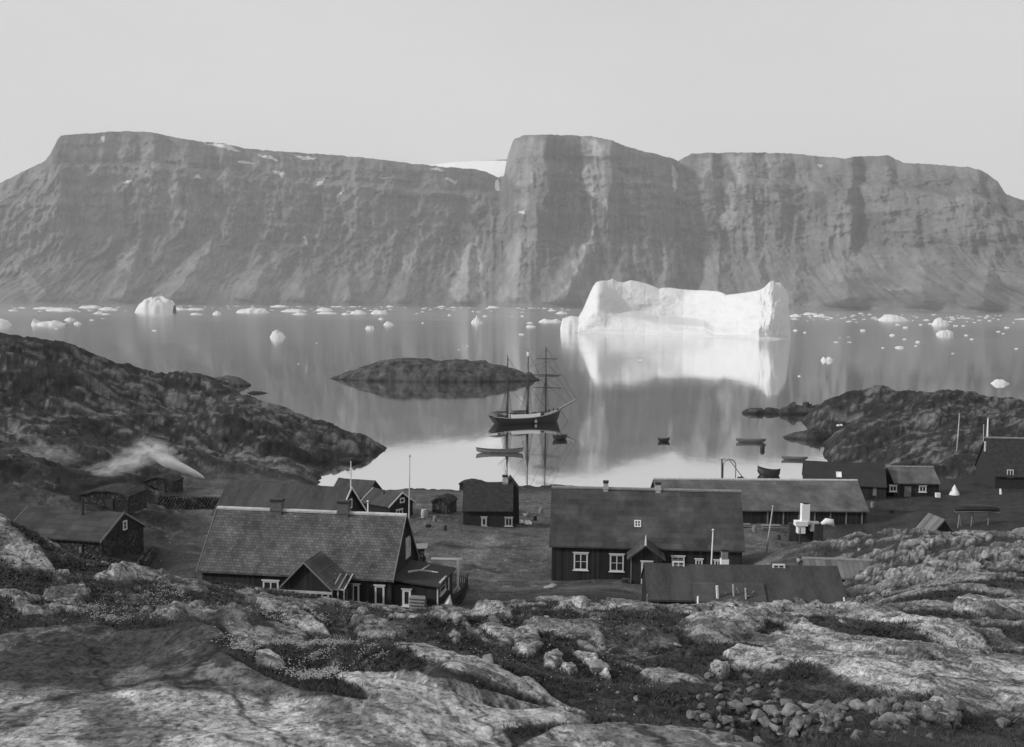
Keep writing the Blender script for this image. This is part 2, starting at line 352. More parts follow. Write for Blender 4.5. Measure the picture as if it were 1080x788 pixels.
sol = np.linalg.solve(A_, np.r_[CT[:, 2], 0, 0, 0])
def base_s(px, d):
    a, b = feat(px, d); sh = a.shape; a = a.ravel(); b = b.ravel(); out = np.empty(len(a))
    for k in range(0, len(a), 20000):
        q = slice(k, k + 20000)
        out[q] = phi((a[q, None] - ca) ** 2 + (b[q, None] - cb_) ** 2) @ sol[:nC] + sol[nC] + sol[nC + 1] * a[q] + sol[nC + 2] * b[q]
    return out.reshape(sh)
gcol = np.r_[np.arange(-400, -20, 7), np.arange(-20, 1100, 1.9), np.arange(1100, 1490, 7)]
grow = np.exp(np.r_[np.arange(math.log(5.2), math.log(60), .0029), np.arange(math.log(60), math.log(350), .0072)])
# smooth solution on a coarse lattice, then bilinear
cc = np.arange(-404, 1500, 8.0); cr = np.exp(np.arange(math.log(2.1), math.log(360), .02))
PXc, Dc = np.meshgrid(cc, cr); Sc = base_s(PXc, Dc)
def lattice(px, d, S=Sc):
    fx = np.clip((px - cc[0]) / 8.0, 0, len(cc) - 1.001); fy = np.clip((np.log(d) - math.log(2.1)) / .02, 0, len(cr) - 1.001)
    i = fx.astype(int); j = fy.astype(int); u = fx - i; v = fy - j
    return (S[j, i] * (1 - u) + S[j, i + 1] * u) * (1 - v) + (S[j + 1, i] * (1 - u) + S[j + 1, i + 1] * u) * v
PX, D = np.meshgrid(gcol, grow)
X = (PX - CX) / FPX * D; Y = D.copy()
Zb = CAMZ - lattice(PX, D) * D
ppx, ppy = proj(X, Y, Zb)

# --- what each patch of ground is: bare rock, tundra or trodden grass
warp = fbm(X / (D * .05 + .3), Y / (D * .12 + .5), 3, 5) * 9
def outcrops(polys):
    wgt = np.zeros_like(X)
    for poly, h, soft in polys:
        xs = [p[0] for p in poly]; ys = [p[1] for p in poly]
        m = (ppx > min(xs) - 20) & (ppx < max(xs) + 20) & (ppy > min(ys) - 20) & (ppy < max(ys) + 20)
        if not m.any(): continue
        sd = poly_sd(ppx[m] + warp[m] * .6, ppy[m] + warp[m] * .35, poly)
        wgt[m] = np.maximum(wgt[m], h * sstep(-1.0, soft, sd))
    return wgt
near_rocks = [
    ([(-400, 671), (100, 667), (200, 671), (235, 680), (255, 700), (280, 716), (330, 735), (400, 748), (480, 757), (520, 768), (545, 800), (545, 1200), (-400, 1200)], 1, 12),
    ([(545, 1200), (545, 800), (575, 781), (600, 772), (650, 765), (700, 768), (750, 769), (785, 780), (830, 800), (840, 1200)], 1, 9),
    ([(348, 726), (360, 716), (385, 712), (420, 714), (470, 725), (510, 735), (560, 746), (600, 757), (637, 770), (600, 777), (560, 781), (520, 792), (500, 786), (455, 770), (420, 762), (388, 756), (384, 744)], .9, 7),
    ([(410, 690), (425, 682), (445, 684), (480, 697), (520, 709), (560, 722), (600, 743), (630, 762), (600, 758), (560, 744), (520, 733), (480, 722), (450, 710)], .8, 6),
    ([(722, 668), (730, 655), (745, 645), (775, 637), (820, 635), (860, 638), (905, 644), (950, 651), (1000, 664), (1040, 675), (1090, 688), (1090, 702), (1040, 692), (990, 680), (940, 668), (880, 656), (830, 656), (790, 668), (750, 676)], 1.0, 7),
    ([(712, 664), (745, 648), (800, 645), (830, 655), (800, 675), (770, 680), (735, 676)], .7, 7),
    ([(808, 672), (850, 664), (900, 676), (960, 684), (1020, 688), (1090, 700), (1090, 738), (1010, 742), (965, 738), (900, 728), (860, 712), (830, 700)], .8, 7),
    ([(960, 694), (985, 690), (1003, 700), (1002, 722), (985, 736), (965, 732), (960, 712)], 1.2, 6),
    ([(998, 650), (1003, 633), (1020, 628), (1050, 632), (1090, 636), (1090, 652), (1040, 656)], 1.0, 5),
    ([(756, 690), (775, 682), (795, 684), (830, 688), (845, 700), (830, 706), (800, 704), (780, 700)], .8, 4),
    ([(538, 672), (548, 668), (566, 672), (568, 684), (556, 692), (540, 686)], 1.0, 4), ([(572, 690), (592, 686), (598, 696), (588, 704), (574, 700)], .9, 3),
    ([(594, 696), (606, 693), (612, 706), (602, 713), (594, 706)], .8, 3), ([(600, 684), (628, 686), (636, 697), (618, 696)], .8, 3), ([(617, 697), (640, 704), (648, 716), (625, 709)], .8, 3),
    ([(744, 706), (752, 698), (768, 698), (771, 708), (760, 714)], 1.0, 3), ([(497, 654), (510, 645), (525, 648), (540, 655), (540, 664), (520, 660)], .9, 4),
    ([(500, 668), (520, 663), (545, 670), (550, 680), (530, 682)], .9, 4), ([(640, 643), (660, 640), (690, 641), (704, 650), (672, 655), (645, 652)], .8, 4),
    ([(580, 640), (600, 632), (618, 636), (615, 646), (595, 650)], .7, 3), ([(95, 618), (120, 607), (128, 600), (150, 603), (175, 612), (186, 621), (165, 621), (130, 620), (105, 622)], .8, 4),
    ([(158, 655), (185, 646), (220, 643), (215, 651), (180, 660)], .6, 3), ([(172, 676), (190, 668), (225, 664), (240, 674), (215, 684), (185, 684)], .6, 3),
    ([(222, 660), (245, 652), (272, 656), (285, 664), (260, 668), (240, 666)], .6, 3), ([(268, 690), (290, 688), (308, 702), (290, 710), (270, 704)], .7, 4),
    ([(295, 660), (320, 654), (335, 662), (350, 668), (330, 672), (310, 668)], .7, 3), ([(-30, 628), (20, 630), (40, 640), (15, 646), (-30, 642)], .5, 4),
    ([(-60, 545), (0, 548), (30, 566), (70, 606), (20, 600), (-60, 590)], .6, 5), ([(470, 674), (478, 667), (492, 676), (480, 682)], .8, 3),
    ([(1045, 725), (1080, 715), (1100, 735), (1090, 758), (1050, 748)], .9, 4), ([(965, 742), (990, 738), (1018, 752), (1010, 762), (975, 756)], .8, 3),
]
W = outcrops(near_rocks)
slope_x = X * .966 + Y * .26; slope_y = -X * .26 + Y * .966       # beds dip towards the right
ls_ = X * .95 + Y * .30; ll_ = -X * .30 + Y * .95
n1 = fbm(ls_ / 2.6, ll_ / 8.5, 5, 21, .48); n2 = ridged(slope_x / 16, slope_y / 8, 4, 33)
small = fbm(X / .8, Y / .55, 4, 44)
near_m = sstep(13, 22, D) * (1 - sstep(76, 84, D))
# probability of bare rock by region
rightm = sstep(620, 800, PX) * sstep(20, 40, D)
leftm = 1 - sstep(330, 470, PX)
flat = sstep(84, 96, D) * (1 - sstep(160, 172, D)) * sstep(160, 230, PX) * (1 - sstep(835, 900, PX))
rh = sstep(62, 72, D) * (1 - sstep(104, 112, D)) * sstep(830, 870, PX)           # lichen-covered rocky knoll at the right
hills = np.maximum(sstep(160, 176, D) * (1 - flat), sstep(100, 130, D) * (1 - sstep(150, 230, PX)))
hills = np.maximum(hills, sstep(165, 190, D) * sstep(840, 900, PX))
thr = .20 - .12 * rightm - .02 * leftm
proc = sstep(0, .14, n1 - thr + .05 * small) * near_m
veg_blk = 0
for poly in ([(350, 690), (420, 670), (520, 680), (640, 715), (700, 760), (560, 745), (470, 700), (410, 705)], [(630, 655), (720, 668), (735, 690), (690, 700), (640, 690)],
             [(650, 715), (800, 712), (860, 725), (960, 745), (950, 770), (800, 760), (680, 765)], [(250, 700), (300, 720), (400, 745), (380, 720), (340, 705), (280, 690)]):
    sd = poly_sd(ppx + warp, ppy + warp * .4, poly); veg_blk = np.maximum(veg_blk, .6 * sstep(-4, 4, sd))
proc = proc * (1 - veg_blk)
f1, f2, idc = worley(X / 1.9 + .3 * n1, Y / 1.3 + .3 * small, 3)
stonefield = sstep(.03, .25, f2 - f1) * (idc > .35) * rh
rock = np.maximum(np.maximum(W, proc * .75), stonefield * .8)
flatn = 1 - .9 * flat
Zt = Zb + 0.0
amp = np.clip(D / 30, .12, 1.0)
Zt += flatn * amp * (1 - .55 * sstep(45, 65, D) * (1 - rh)) * (.38 * fbm(slope_x / (6 * amp + 2), slope_y / (4 * amp + 2), 4, 61)) * (1 - .6 * sstep(0.2, 1, W) * (D < 26))
Wk = np.clip(D * .0075, .10, .30); Zt += W * Wk + proc * np.clip(D * .0055, .08, .26) * (0.7 + .5 * n1)
bed = ridged(slope_x / 2.4 + .2 * small, slope_y / .9, 5, 171, .6)
Zt += rock * (.035 + .04 * sstep(24, 40, D)) * fbm(X / 1.3 + Y / 8, Y / 3.2, 5, 173, .6)
Zt += np.clip(rock, 0, 1) * (bed - .5) * np.clip(D * .0018, .012, .07) * sstep(4, 10, D)
Zt += stonefield * (.06 + .20 * idc) + rh * (.20 * ridged(X / 4.5, Y / 3.5, 4, 71) - .55)
fa, fb, fid = worley(slope_x / 2.6 + .25 * small + .2 * n1, slope_y / 1.3 + .25 * n1, 12)
cr_ = 1 - sstep(0.0, .07, fb - fa)
Zt -= rock * cr_ * np.clip(D * .0025, .015, .09) * sstep(14, 26, D)
Zt += rock * small * np.clip(D * .0010, .004, .04)
Zt += (1 - np.clip(rock, 0, 1)) * near_m * np.clip(D * .004, .02, .12) * fbm(X / .35, Y / .3, 3, 81)
# rugged shores and hills
sg_ = np.where(X < 20, 1.0, -1.0); hv = Y * .28 + Zb * 1.0; hx = .95 * X - .32 * sg_ * hv; hy = .95 * hv + .32 * sg_ * X
shore_k = sstep(-1.0, 2.5, Zb)
hn = ridged(X / 30, Y / 26, 6, 91, .5); hn2 = fbm(hx / 9, hy / 3.0, 7, 101, .62)
lk = (fbm(hx / 22, hy / 5, 5, 93, .5) + .15 * fbm(hx / 3, hy / 1.5, 3, 94)) * 3.0; lf = lk - np.floor(lk); terr = (np.floor(lk) + sstep(0, .3, lf)) / 3.0
riser = sstep(0, .06, lf) * (1 - sstep(.3, .45, lf))
h4a, h4b, hid4 = worley(hx / 4.2 + hn2 * .5, hy / 1.5 + hn2 * .5, 16); hcr = 1 - sstep(0, .09, h4b - h4a)
Zt += hills * (1.1 * (hn - .6) + .30 * hn2 + 1.25 * terr) * (.3 + .7 * shore_k)
Zt += hills * ((hid4 - .5) * .22 - hcr * .10 + .07 * fbm(X / 1.5, Y / 3, 3, 97, .6))
# albedo of what lies there, with some rock and ledge shading painted in
veg = .034 + .012 * fbm(X / 3, Y / 2.4, 4, 111) + .010 * fbm(X / (D * .01 + .06), Y / (D * .02 + .08), 3, 121)
rk = .36 + .08 * fbm(slope_x / 2.6, slope_y / 1.6, 5, 131, .6)
lich = sstep(.02, .2, fbm(ls_ / 1.0, ll_ / 3.4, 8, 141, .72) + .55 * fbm(ls_ / 3.5, ll_ / 10, 3, 142))
spk = sstep(.25, .4, fbm(ls_ / .22, ll_ / .7, 4, 143, .7))
crk1, crk2, cid = worley(ls_ / 1.9 + .25 * n1 + .08 * small, ll_ / 6.5 + .2 * n1, 145); crack = 1 - sstep(0, np.where(D < 26, .06, .045), crk2 - crk1)
dk1, dk2, did = worley(ls_ / .7 + .15 * small, ll_ / 2.4, 149); crack = np.maximum(crack, (1 - sstep(0, .05, dk2 - dk1)) * sstep(.0, .3, fbm(ls_ / 4, ll_ / 9, 3, 148)) * .8)
rk = rk * (1 - .55 * lich) * (1 - .3 * spk) * (1 - .35 * cr_ * sstep(14, 26, D)) * (1 - .8 * crack * (D < 60)) * (.82 + .36 * cid)
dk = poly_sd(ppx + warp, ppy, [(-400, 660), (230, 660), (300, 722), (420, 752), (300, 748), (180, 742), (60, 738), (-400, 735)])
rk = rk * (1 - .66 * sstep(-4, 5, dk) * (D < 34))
veg = veg * (1 - .35 * veg_blk)
rk = rk * (.72 + .42 * sstep(.2, .8, W))
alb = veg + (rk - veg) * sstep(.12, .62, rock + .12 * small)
moss = (1 - np.clip(rock * 1.25, 0, 1)) * near_m * (.45 + .55 * leftm)
alb += moss * .075 * sstep(.15, .8, fbm(X / .6, Y / 1.2, 5, 151, .75) + .4 * fbm(X / 4, Y / 5, 2, 153)) + moss * .03 * sstep(0, .8, fbm(X / 2.4, Y / 4, 3, 155))
fl = .098 + .024 * fbm(X / 9, Y / 3.2, 5, 161) + .02 * fbm(X / 2.2, Y / .9, 4, 163)
fl += .075 * sstep(1.5, .3, np.abs(X + 6 + 3.5 * np.sin(Y / 11) + 1.2 * n1)) * (Y < 125) + .035 * sstep(1.0, .1, np.abs(Y - 118 + .12 * X + 1.5 * np.sin(X / 8))) - .045 * sstep(.1, .5, fbm(X / 6, Y / 5, 5, 167, .6)) + .05 * sstep(.3, .7, fbm(X / 5, Y / 7, 5, 168, .62))
fl = fl + .09 * sstep(.62, .72, gn(X / .9, Y / .8, 169))
alb = alb * (1 - flat) + fl * flat
hstr = fbm(hx / 6, hy / .9, 7, 103, .72); hst2 = fbm(hx / 20, hy / 5, 4, 104)
hr = .034 + .135 * sstep(.2, 1.1, hstr + .6 * hst2 + .3 * (lf < .4) + .3 * (hid4 - .5)) - .010 * riser - .016 * hcr + .014 * gn(hx / 1.1, hy / .5, 105) - .010 * sstep(0, .6, -hst2)  # lit ledges painted lighter, risers and crevices darker
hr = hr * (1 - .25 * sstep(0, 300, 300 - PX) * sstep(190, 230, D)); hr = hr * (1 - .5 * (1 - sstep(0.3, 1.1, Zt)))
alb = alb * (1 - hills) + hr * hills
alb = np.where(rh > .5, .05 + (alb - .05) * .95 * (.5 + 1.0 * idc), alb)
alb = np.clip(alb, .012, .5)
ground_m = terrain_mat('tundra_and_rock', 1.1, .62, 1.4, .10, 11, 0, (1, .6, 1.0), 1.0, 3.4)
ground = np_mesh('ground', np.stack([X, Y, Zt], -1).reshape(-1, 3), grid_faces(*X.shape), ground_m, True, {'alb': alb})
setp(ground, kind='structure')
def gz(x, y):                                        # height of the finished ground
    d = y; px = CX + FPX * x / y
    j = int(np.clip(np.searchsorted(grow, d), 1, len(grow) - 1)); i = int(np.clip(np.searchsorted(gcol, px), 1, len(gcol) - 1))
    return float(Zt[j, i])
def onto(px, py, d0=3.0, d1=330.0):                  # first place where the ray meets the ground
    v = ray(px, py); d = d0
    while d < d1:
        q = P(px, py, d)
        if q.z <= gz(q.x, q.y): return q
        d *= 1.004
    return None

# ------------------------------------------------------------------ water
mw, n, b = _base('fjord_water')
b.inputs['Base Color'].default_value = (.80, .80, .80, 1); b.inputs['Metallic'].default_value = 1.0
b.inputs['Roughness'].default_value = .045
c = coords(n, (1, .35, 1)); hsum = math_n(n, 'ADD', noise_n(n, c, .09, 3), math_n(n, 'MULTIPLY', noise_n(n, c, .8, 3), .12))
q = n.nodes.new('ShaderNodeBump'); q.inputs['Strength'].default_value = .06; q.inputs['Distance'].default_value = .3
n.links.new(hsum, q.inputs['Height']); n.links.new(q.outputs[0], b.inputs['Normal'])
c2 = coords(n, (.25, 1, 1)); ty_ = n.nodes.new('ShaderNodeTexCoord'); sy_ = n.nodes.new('ShaderNodeSeparateXYZ'); n.links.new(ty_.outputs['Object'], sy_.inputs[0])
far_ = ramp_n(n, math_n(n, 'DIVIDE', sy_.outputs[1], 2000.0), [(.1, .0), (.25, .01), (.42, .06), (1, .11)])
rr = math_n(n, 'ADD', ramp_n(n, noise_n(n, c2, .012, 4), [(.4, .035), (.55, .05), (.7, .07)]), far_); n.links.new(rr, b.inputs['Roughness'])
wm = MB(); wm.add([(-16000, 60, 0), (16000, 60, 0), (16000, 14000, 0), (-16000, 14000, 0)], [(0, 1, 2, 3)])
setp(wm.build('water', mw), kind='structure')

# ------------------------------------------------------------------ the far mountain wall
crest = [(-520, 262), (-300, 240), (-150, 222), (-60, 208), (0, 196), (12, 190), (35, 179), (50, 172), (57, 164), (64, 150), (68, 145), (100, 143), (125, 141), (160, 141.5), (185, 147),
         (210, 151), (240, 154), (262, 159), (300, 162), (360, 166), (400, 170), (440, 175), (470, 178), (500, 180), (514, 184), (524, 189), (530, 187), (534, 165), (540, 149), (550, 145), (580, 144.5),
         (620, 146), (640, 150), (665, 159), (690, 165), (706, 169), (711, 172), (716, 169), (726, 164), (760, 163), (800, 163), (830, 164), (860, 167), (885, 169), (900, 167), (930, 166),
         (940, 170), (948, 174), (975, 175), (1000, 177), (1015, 178), (1030, 182), (1045, 192), (1055, 206), (1080, 215), (1130, 232), (1250, 250), (1400, 262), (1600, 275)]
foot_d = [(-520, 5200), (0, 5600), (300, 6000), (500, 6200), (560, 5800), (700, 5800), (720, 6100), (900, 5400), (1000, 4800), (1080, 4500), (1600, 4200)]
mcol = np.r_[np.arange(-520, -30, 5), np.arange(-30, 1110, 1.3), np.arange(1110, 1600, 5)]
cy_ = np.interp(mcol, *zip(*crest)) + .7 * gn(mcol / 11, mcol * 0, 3) + .55 * gn(mcol / 4, mcol * 0, 4) + .35 * gn(mcol / 2.2, mcol * 0, 6)
fd = np.interp(mcol, *zip(*foot_d)); NR = 230
t = np.linspace(0, 1, NR)[:, None] * np.ones_like(mcol)
MPX = np.ones((NR, 1)) * mcol
crd0 = fd + 900; rec = np.interp(mcol, [470, 505, 524, 535, 560, 700, 711, 722, 800], [0, 200, 520, -40, -60, 0, 260, 0, 0]); crd = crd0 + rec
ztop = CAMZ - (cy_ - hz(mcol)) / FPX * crd
# profile: talus apron then cliffs and shoulders
prof_z = np.interp(t, [0, .25, .42, .5, .72, .78, 1], [0, .20, .40, .52, .78, .83, 1])
tal = np.interp(t, [0, .25, .42, .5, .72, .78, 1], [0, .42, .66, .70, .80, .93, 1.0])
dep = fd + (crd0 - fd) * tal + rec * sstep(.62, 1, t) * np.where(mcol < 528, 1, 1)
zz = prof_z * ztop
XX = (MPX - CX) / FPX * dep
u_ = XX / 260.0
rel = ridged(u_ * .9 + .12 * fbm(XX / 900, zz / 700, 2, 7), zz / 2600, 5, 201, .5)
gul = ridged(XX / 105 + .30 * fbm(XX / 300, zz / 420, 3, 9) + zz / 900 * gn(XX / 1100, XX * 0, 12), zz / 900, 5, 211, .58)
strata = gn(zz / 46 + .6 * gn(XX / 500, zz * 0, 8), XX / 900, 221)
env = np.sin(np.clip(t, 0, 1) * math.pi) ** .6
fan = ridged(XX / 180, zz / 260 + XX / 400, 4, 231)
butt = np.interp(mcol + 0 * t + 5 * gn(zz / 140, XX / 500, 271) * np.ones_like(t), [-500, -100, 0, 40, 62, 80, 120, 148, 163, 178, 198, 228, 240, 262, 300, 330, 362, 400, 430, 470, 505, 526, 538, 560, 577, 584, 612, 620, 641, 650, 680, 700, 711, 722, 747, 757, 776, 792, 806, 815, 832, 850, 893, 903, 925, 940, 960, 1003, 1022, 1040, 1080, 1600],
    [0, 0, 40, -30, -90, 20, 60, 70, -40, 30, -50, 60, -10, 50, -20, 40, 10, -30, 30, 60, 90, 190, 60, -110, -180, -60, -30, -60, -170, -60, -20, 60, 210, 60, -70, 30, -60, -120, -30, -90, 30, 40, -100, 60, -30, 30, -10, 20, -50, 20, 60, 0])
fans = [(60, 12, .34, 30), (128, 150, .38, 30), (178, 235, .45, 34), (262, 285, .3, 24), (320, 320, .34, 26), (370, 365, .28, 24), (425, 440, .5, 22), (492, 494, .46, 24), (545, 547, .5, 24), (592, 628, .48, 34), (650, 652, .28, 20), (702, 710, .42, 20), (755, 757, .5, 26), (800, 800, .36, 24), (835, 838, .28, 20), (893, 885, .44, 46), (975, 965, .4, 40), (1035, 1040, .4, 36), (1090, 1090, .4, 36), (-60, -60, .4, 40)]
bul = np.zeros_like(XX); ff = zz / ztop
wob = 2.2 * fbm(XX / 60, zz / 70, 4, 275)
for xb, xa, fa_, wd in fans:
    g_ = np.clip(1 - ff / fa_, 0, 1); xc = xb + (xa - xb) * np.clip(ff / fa_, 0, 1); Rr = wd * g_ + .5
    bul = np.maximum(bul, np.clip(1 - np.abs(MPX + wob - xc) / Rr, 0, 1) * (g_ > 0) * Rr / 34 * 260)
rough_ = fbm(XX / 60, zz / 60, 6, 277, .62)
dd = env * (-45 * (rel - .6) - 22 * (gul - .6) * sstep(.1, .5, t) + 26 * strata * sstep(.3, .6, t) + 22 * rough_ + 13 * (ridged(XX / 75, zz / 160, 5, 278, .6) - .6)) + butt * sstep(.25, .5, ff) * .85 - bul * sstep(0, .1, t) \
     - 30 * env * (ridged((XX - zz * .9) / 260, (zz + XX * .3) / 900, 4, 219, .5) - .5) * (MPX < 520)
dd *= sstep(0, .04, t)
dep2 = dep + dd
zz2 = CAMZ + (zz - CAMZ) * dep2 / dep + env * 12 * fbm(XX / 130, zz / 90, 4, 241)
XX2 = (MPX - CX) / FPX * dep2
mpx, mpy = proj(XX2, dep2, zz2)
ma = .090 + .022 * gn(XX / 17, zz / 150, 281) + .020 * ridged(XX / 38 + .3 * gn(zz / 90, XX / 300, 282), zz / 420, 4, 283) + .018 * gn(XX / 14, zz / 16, 284) + .034 * fbm(XX / 190, zz / 230, 6, 251, .65) + .035 * sstep(.1, .9, fbm(XX / 330, zz / 500, 4, 259)) - .02 * sstep(.2, .8, fbm(XX / 500, zz / 260, 4, 258)) + .012 * ridged(XX / 60, zz / 500, 4, 256) + .02 * gn(XX / 30, zz / 260, 252) + .014 * fbm(XX / 600, zz / 40, 3, 257)
mw_ = fbm(mpx / 9, mpy / 14, 4, 261) * 6
pale = [  # pale rock and screes, sunlit left-facing cliffs painted in too: outline, tone added
    ([(535, 150), (545, 146), (575, 145), (576, 160), (568, 180), (558, 200), (556, 220), (545, 222), (548, 200), (536, 188), (532, 170)], .055),
    ([(618, 147), (637, 150), (634, 170), (642, 200), (640, 221), (628, 210), (612, 200), (616, 180)], .10),
    ([(484, 240), (498, 234), (506, 245), (508, 270), (514, 300), (505, 318), (480, 318), (470, 305), (486, 280)], .085),
    ([(425, 260), (440, 232), (448, 250), (446, 265), (435, 290), (420, 285)], .045), ([(540, 245), (553, 250), (556, 300), (545, 318), (520, 318), (530, 280)], .05),
    ([(625, 240), (632, 250), (620, 275), (600, 300), (585, 320), (580, 320), (600, 285)], .085), ([(745, 165), (752, 163), (746, 190), (738, 200), (736, 190)], .08),
    ([(768, 168), (785, 162), (790, 190), (778, 205), (776, 240), (762, 242), (762, 210), (772, 190)], .08), ([(800, 165), (812, 166), (812, 200), (805, 210), (800, 190)], .06),
    ([(790, 215), (800, 210), (802, 240), (820, 280), (800, 300), (785, 270)], .035), ([(695, 290), (705, 255), (715, 250), (712, 290), (700, 300)], .06), ([(745, 245), (760, 250), (765, 310), (735, 310), (740, 270)], .03),
    ([(868, 215), (885, 195), (892, 215), (895, 240), (880, 250), (870, 235)], .03), ([(1005, 205), (1020, 205), (1020, 225), (1005, 228)], .035),
    ([(156, 170), (163, 155), (167, 175), (160, 186), (148, 186)], .09), ([(185, 190), (197, 198), (194, 222), (180, 228), (172, 216)], .06), ([(225, 225), (229, 210), (230, 235), (226, 242)], .09), ([(238, 240), (243, 225), (246, 245), (240, 250)], .08),
    ([(120, 280), (132, 250), (146, 270), (140, 290)], .04), ([(150, 320), (180, 290), (215, 262), (235, 250), (225, 275), (195, 305), (170, 322)], .03), ([(70, 160), (90, 150), (112, 178), (100, 190), (78, 178)], .03),
    ([(860, 290), (880, 265), (900, 268), (935, 272), (920, 290), (880, 296)], .04), ([(920, 302), (940, 300), (970, 302), (940, 306)], .08), ([(880, 278), (905, 274), (900, 280)], .05), ([(18, 218), (28, 205), (32, 215), (26, 225)], .04)]
for poly, v in pale:
    sd = poly_sd(mpx + mw_, mpy + mw_, poly); ma += v * 1.9 * sstep(-2, 4, sd) * (.75 + .4 * gn(XX / 40, zz / 300, 263))
dark = [([(580, 150), (614, 150), (612, 200), (600, 240), (580, 225), (578, 190)], .03), ([(646, 225), (700, 230), (690, 300), (640, 300), (625, 270)], .02), ([(560, 230), (610, 230), (600, 290), (575, 300)], .02), ([(893, 230), (900, 215), (940, 225), (945, 270), (905, 258)], .025), ([(830, 310), (1100, 300), (1100, 335), (840, 335)], .03),  # darker tones, among them painted shade on right-facing cliff faces
        ([(30, 230), (120, 215), (140, 320), (60, 320)], .012), ([(508, 190), (535, 192), (545, 235), (525, 290), (505, 240)], .02)]
for poly, v in dark:
    sd = poly_sd(mpx + mw_, mpy + mw_, poly); ma -= v * 1.3 * sstep(-6, 8, sd)
snow = [[(214, 151), (240, 152), (254, 160), (240, 157)], [(250, 170), (268, 172), (258, 174)], [(272, 163), (285, 164), (294, 170), (280, 167)], [(288, 180), (302, 183), (296, 186)], [(310, 164), (335, 167), (320, 168)],
        [(334, 196), (342, 186), (340, 194)], [(352, 208), (362, 200), (358, 208)], [(398, 187), (410, 187), (405, 189)], [(470, 189), (482, 190), (478, 193)], [(204, 188), (210, 182), (211, 188)], [(106, 145), (110, 143), (108, 150)], [(130, 193), (137, 189), (134, 194)], [(710, 175), (713, 178), (715, 200), (711, 202), (709, 186)],
        [(321, 250), (324, 252), (323, 262)], [(547, 224), (555, 221), (552, 225)], [(454, 178), (470, 179), (464, 181)], [(862, 173), (866, 173), (865, 176)]]
for poly in snow:
    sd = poly_sd(mpx + mw_ * .3, mpy + mw_ * .3, poly); ma = np.where(sd > -.2, .55, ma)
ma = ma + .03 * (bul > 12) * (.6 + .5 * gn(XX / 25, zz / 160, 279)); ma = np.clip(ma, .03, .7)
# plateau running back behind the crest
bx, by, bz = XX2[-1], dep2[-1], zz2[-1]
V = [np.stack([XX2, dep2, zz2], -1).reshape(-1, 3)]
rows = NR
for k, (db, dz) in enumerate(((120, 4), (400, 2), (900, -20), (1600, -120))):
    rb = (by + db) / by; V.append(np.stack([bx * rb, by + db, bz + dz - 0 * bz], -1)); rows += 1
AL = np.concatenate([ma.ravel()] + [np.full(len(mcol), .13)] * 4)
V = np.concatenate(V); V[:len(mcol), 2] -= 30
mm = terrain_mat('cliff_rock', .011, .72, 1.3, 18, .07, 0, (1, 1, .3), .5)
setp(np_mesh('mountain', V, grid_faces(rows, len(mcol)), mm, True, {'alb': AL}), kind='structure')
# the ice cap showing in the notch behind the cliff
gp = [(440, 176), (455, 175.6), (480, 172.5), (500, 172), (520, 171.2), (532, 171.5), (545, 175)]
gx = np.linspace(436, 548, 60); gy = np.interp(gx, *zip(*gp))
rowsg = []
for k in range(14):
    f = k / 13; dg = 7150 + 1300 * f
    py = 192 + (gy - 192) * f
    s_ = (py - hz(gx)) / FPX; zg = CAMZ - s_ * dg - (120 * (1 - f) ** 3)
    rowsg.append(np.stack([(gx - CX) / FPX * dg, np.full_like(gx, dg), zg + 3 * gn(gx / 6, gx * 0 + k, 5)], -1))
for zq in (-150, -700): r_ = rowsg[13].copy(); r_[:, 1] += 900; r_[:, 2] += zq; rowsg.append(r_)
setp(np_mesh('snowfield', np.concatenate(rowsg), grid_faces(16, 60), plain('old_snow', .8, .9, .08, .02), True), kind='structure')

rx = np.linspace(474, 560, 50); ry = np.interp(rx, [474, 490, 510, 530, 560], [175.5, 173.4, 171.9, 170.6, 171]) - .5 + .25 * gn(rx / 3, rx * 0, 9)
rr0 = []
for dg, k in ((8500, 1.0), (8700, 0.0), (9300, 3.0), (10500, 40.0)):
    zr_ = CAMZ - (ry + 3.2 * (k == 1.0) - hz(rx)) / FPX * dg - (40 * k if k > 1 else 0); rr0.append(np.stack([(rx - CX) / FPX * dg, np.full_like(rx, dg), zr_], -1))
setp(np_mesh('hills', np.concatenate(rr0), grid_faces(4, 50), plain('far_ridge_rock', .08, .9, .3, .01), True), kind='structure')
# ------------------------------------------------------------------ rocky islets
def islet(name, label, top, base_py, depth, seed, mat, nx=220, ny=70, tone=.05, rough=1.0):
    xs = [p[0] for p in top]; gx = np.linspace(xs[0], xs[-1], nx); ty = np.interp(gx, *zip(*top))
    d0 = G((xs[0] + xs[-1]) / 2, base_py, 0).y
    v = np.linspace(-1, 1, ny)[:, None]; dm = d0 + depth * .5
    topz = CAMZ - (ty - hz(gx)) / FPX * dm; topz = np.clip(topz, .05, None)
    env = np.sin(np.linspace(0, 1, nx) * math.pi) ** .45
    dd = dm + v * depth * .5 * env; x = (gx - CX) / FPX * dm + 0 * v
    zc = topz * np.clip(1 - np.abs(v) ** 2.4, 0, 1) ** .75
    f1, f2, idq = worley(x / 3.4, dd / 2.8, seed)
    if rough > .8 and depth < 10: zc = zc * (.15 + 1.35 * _h(np.floor(x / 2.1), np.floor(dd / 2.4), seed) * .6 + .7 * idq)
    zc = zc + rough * sstep(.0, .5, zc) * (.55 * fbm(x / 5, dd / 4, 5, seed) + .8 * (idq - .5) * sstep(0, .25, f2 - f1)) - .5 * (np.abs(v) > .97) - .05
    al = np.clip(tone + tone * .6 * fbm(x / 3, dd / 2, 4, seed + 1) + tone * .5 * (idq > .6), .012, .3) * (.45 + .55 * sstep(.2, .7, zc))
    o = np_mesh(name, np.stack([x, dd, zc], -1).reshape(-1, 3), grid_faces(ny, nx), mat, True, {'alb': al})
    setp(o, label=label, kind='structure'); return o
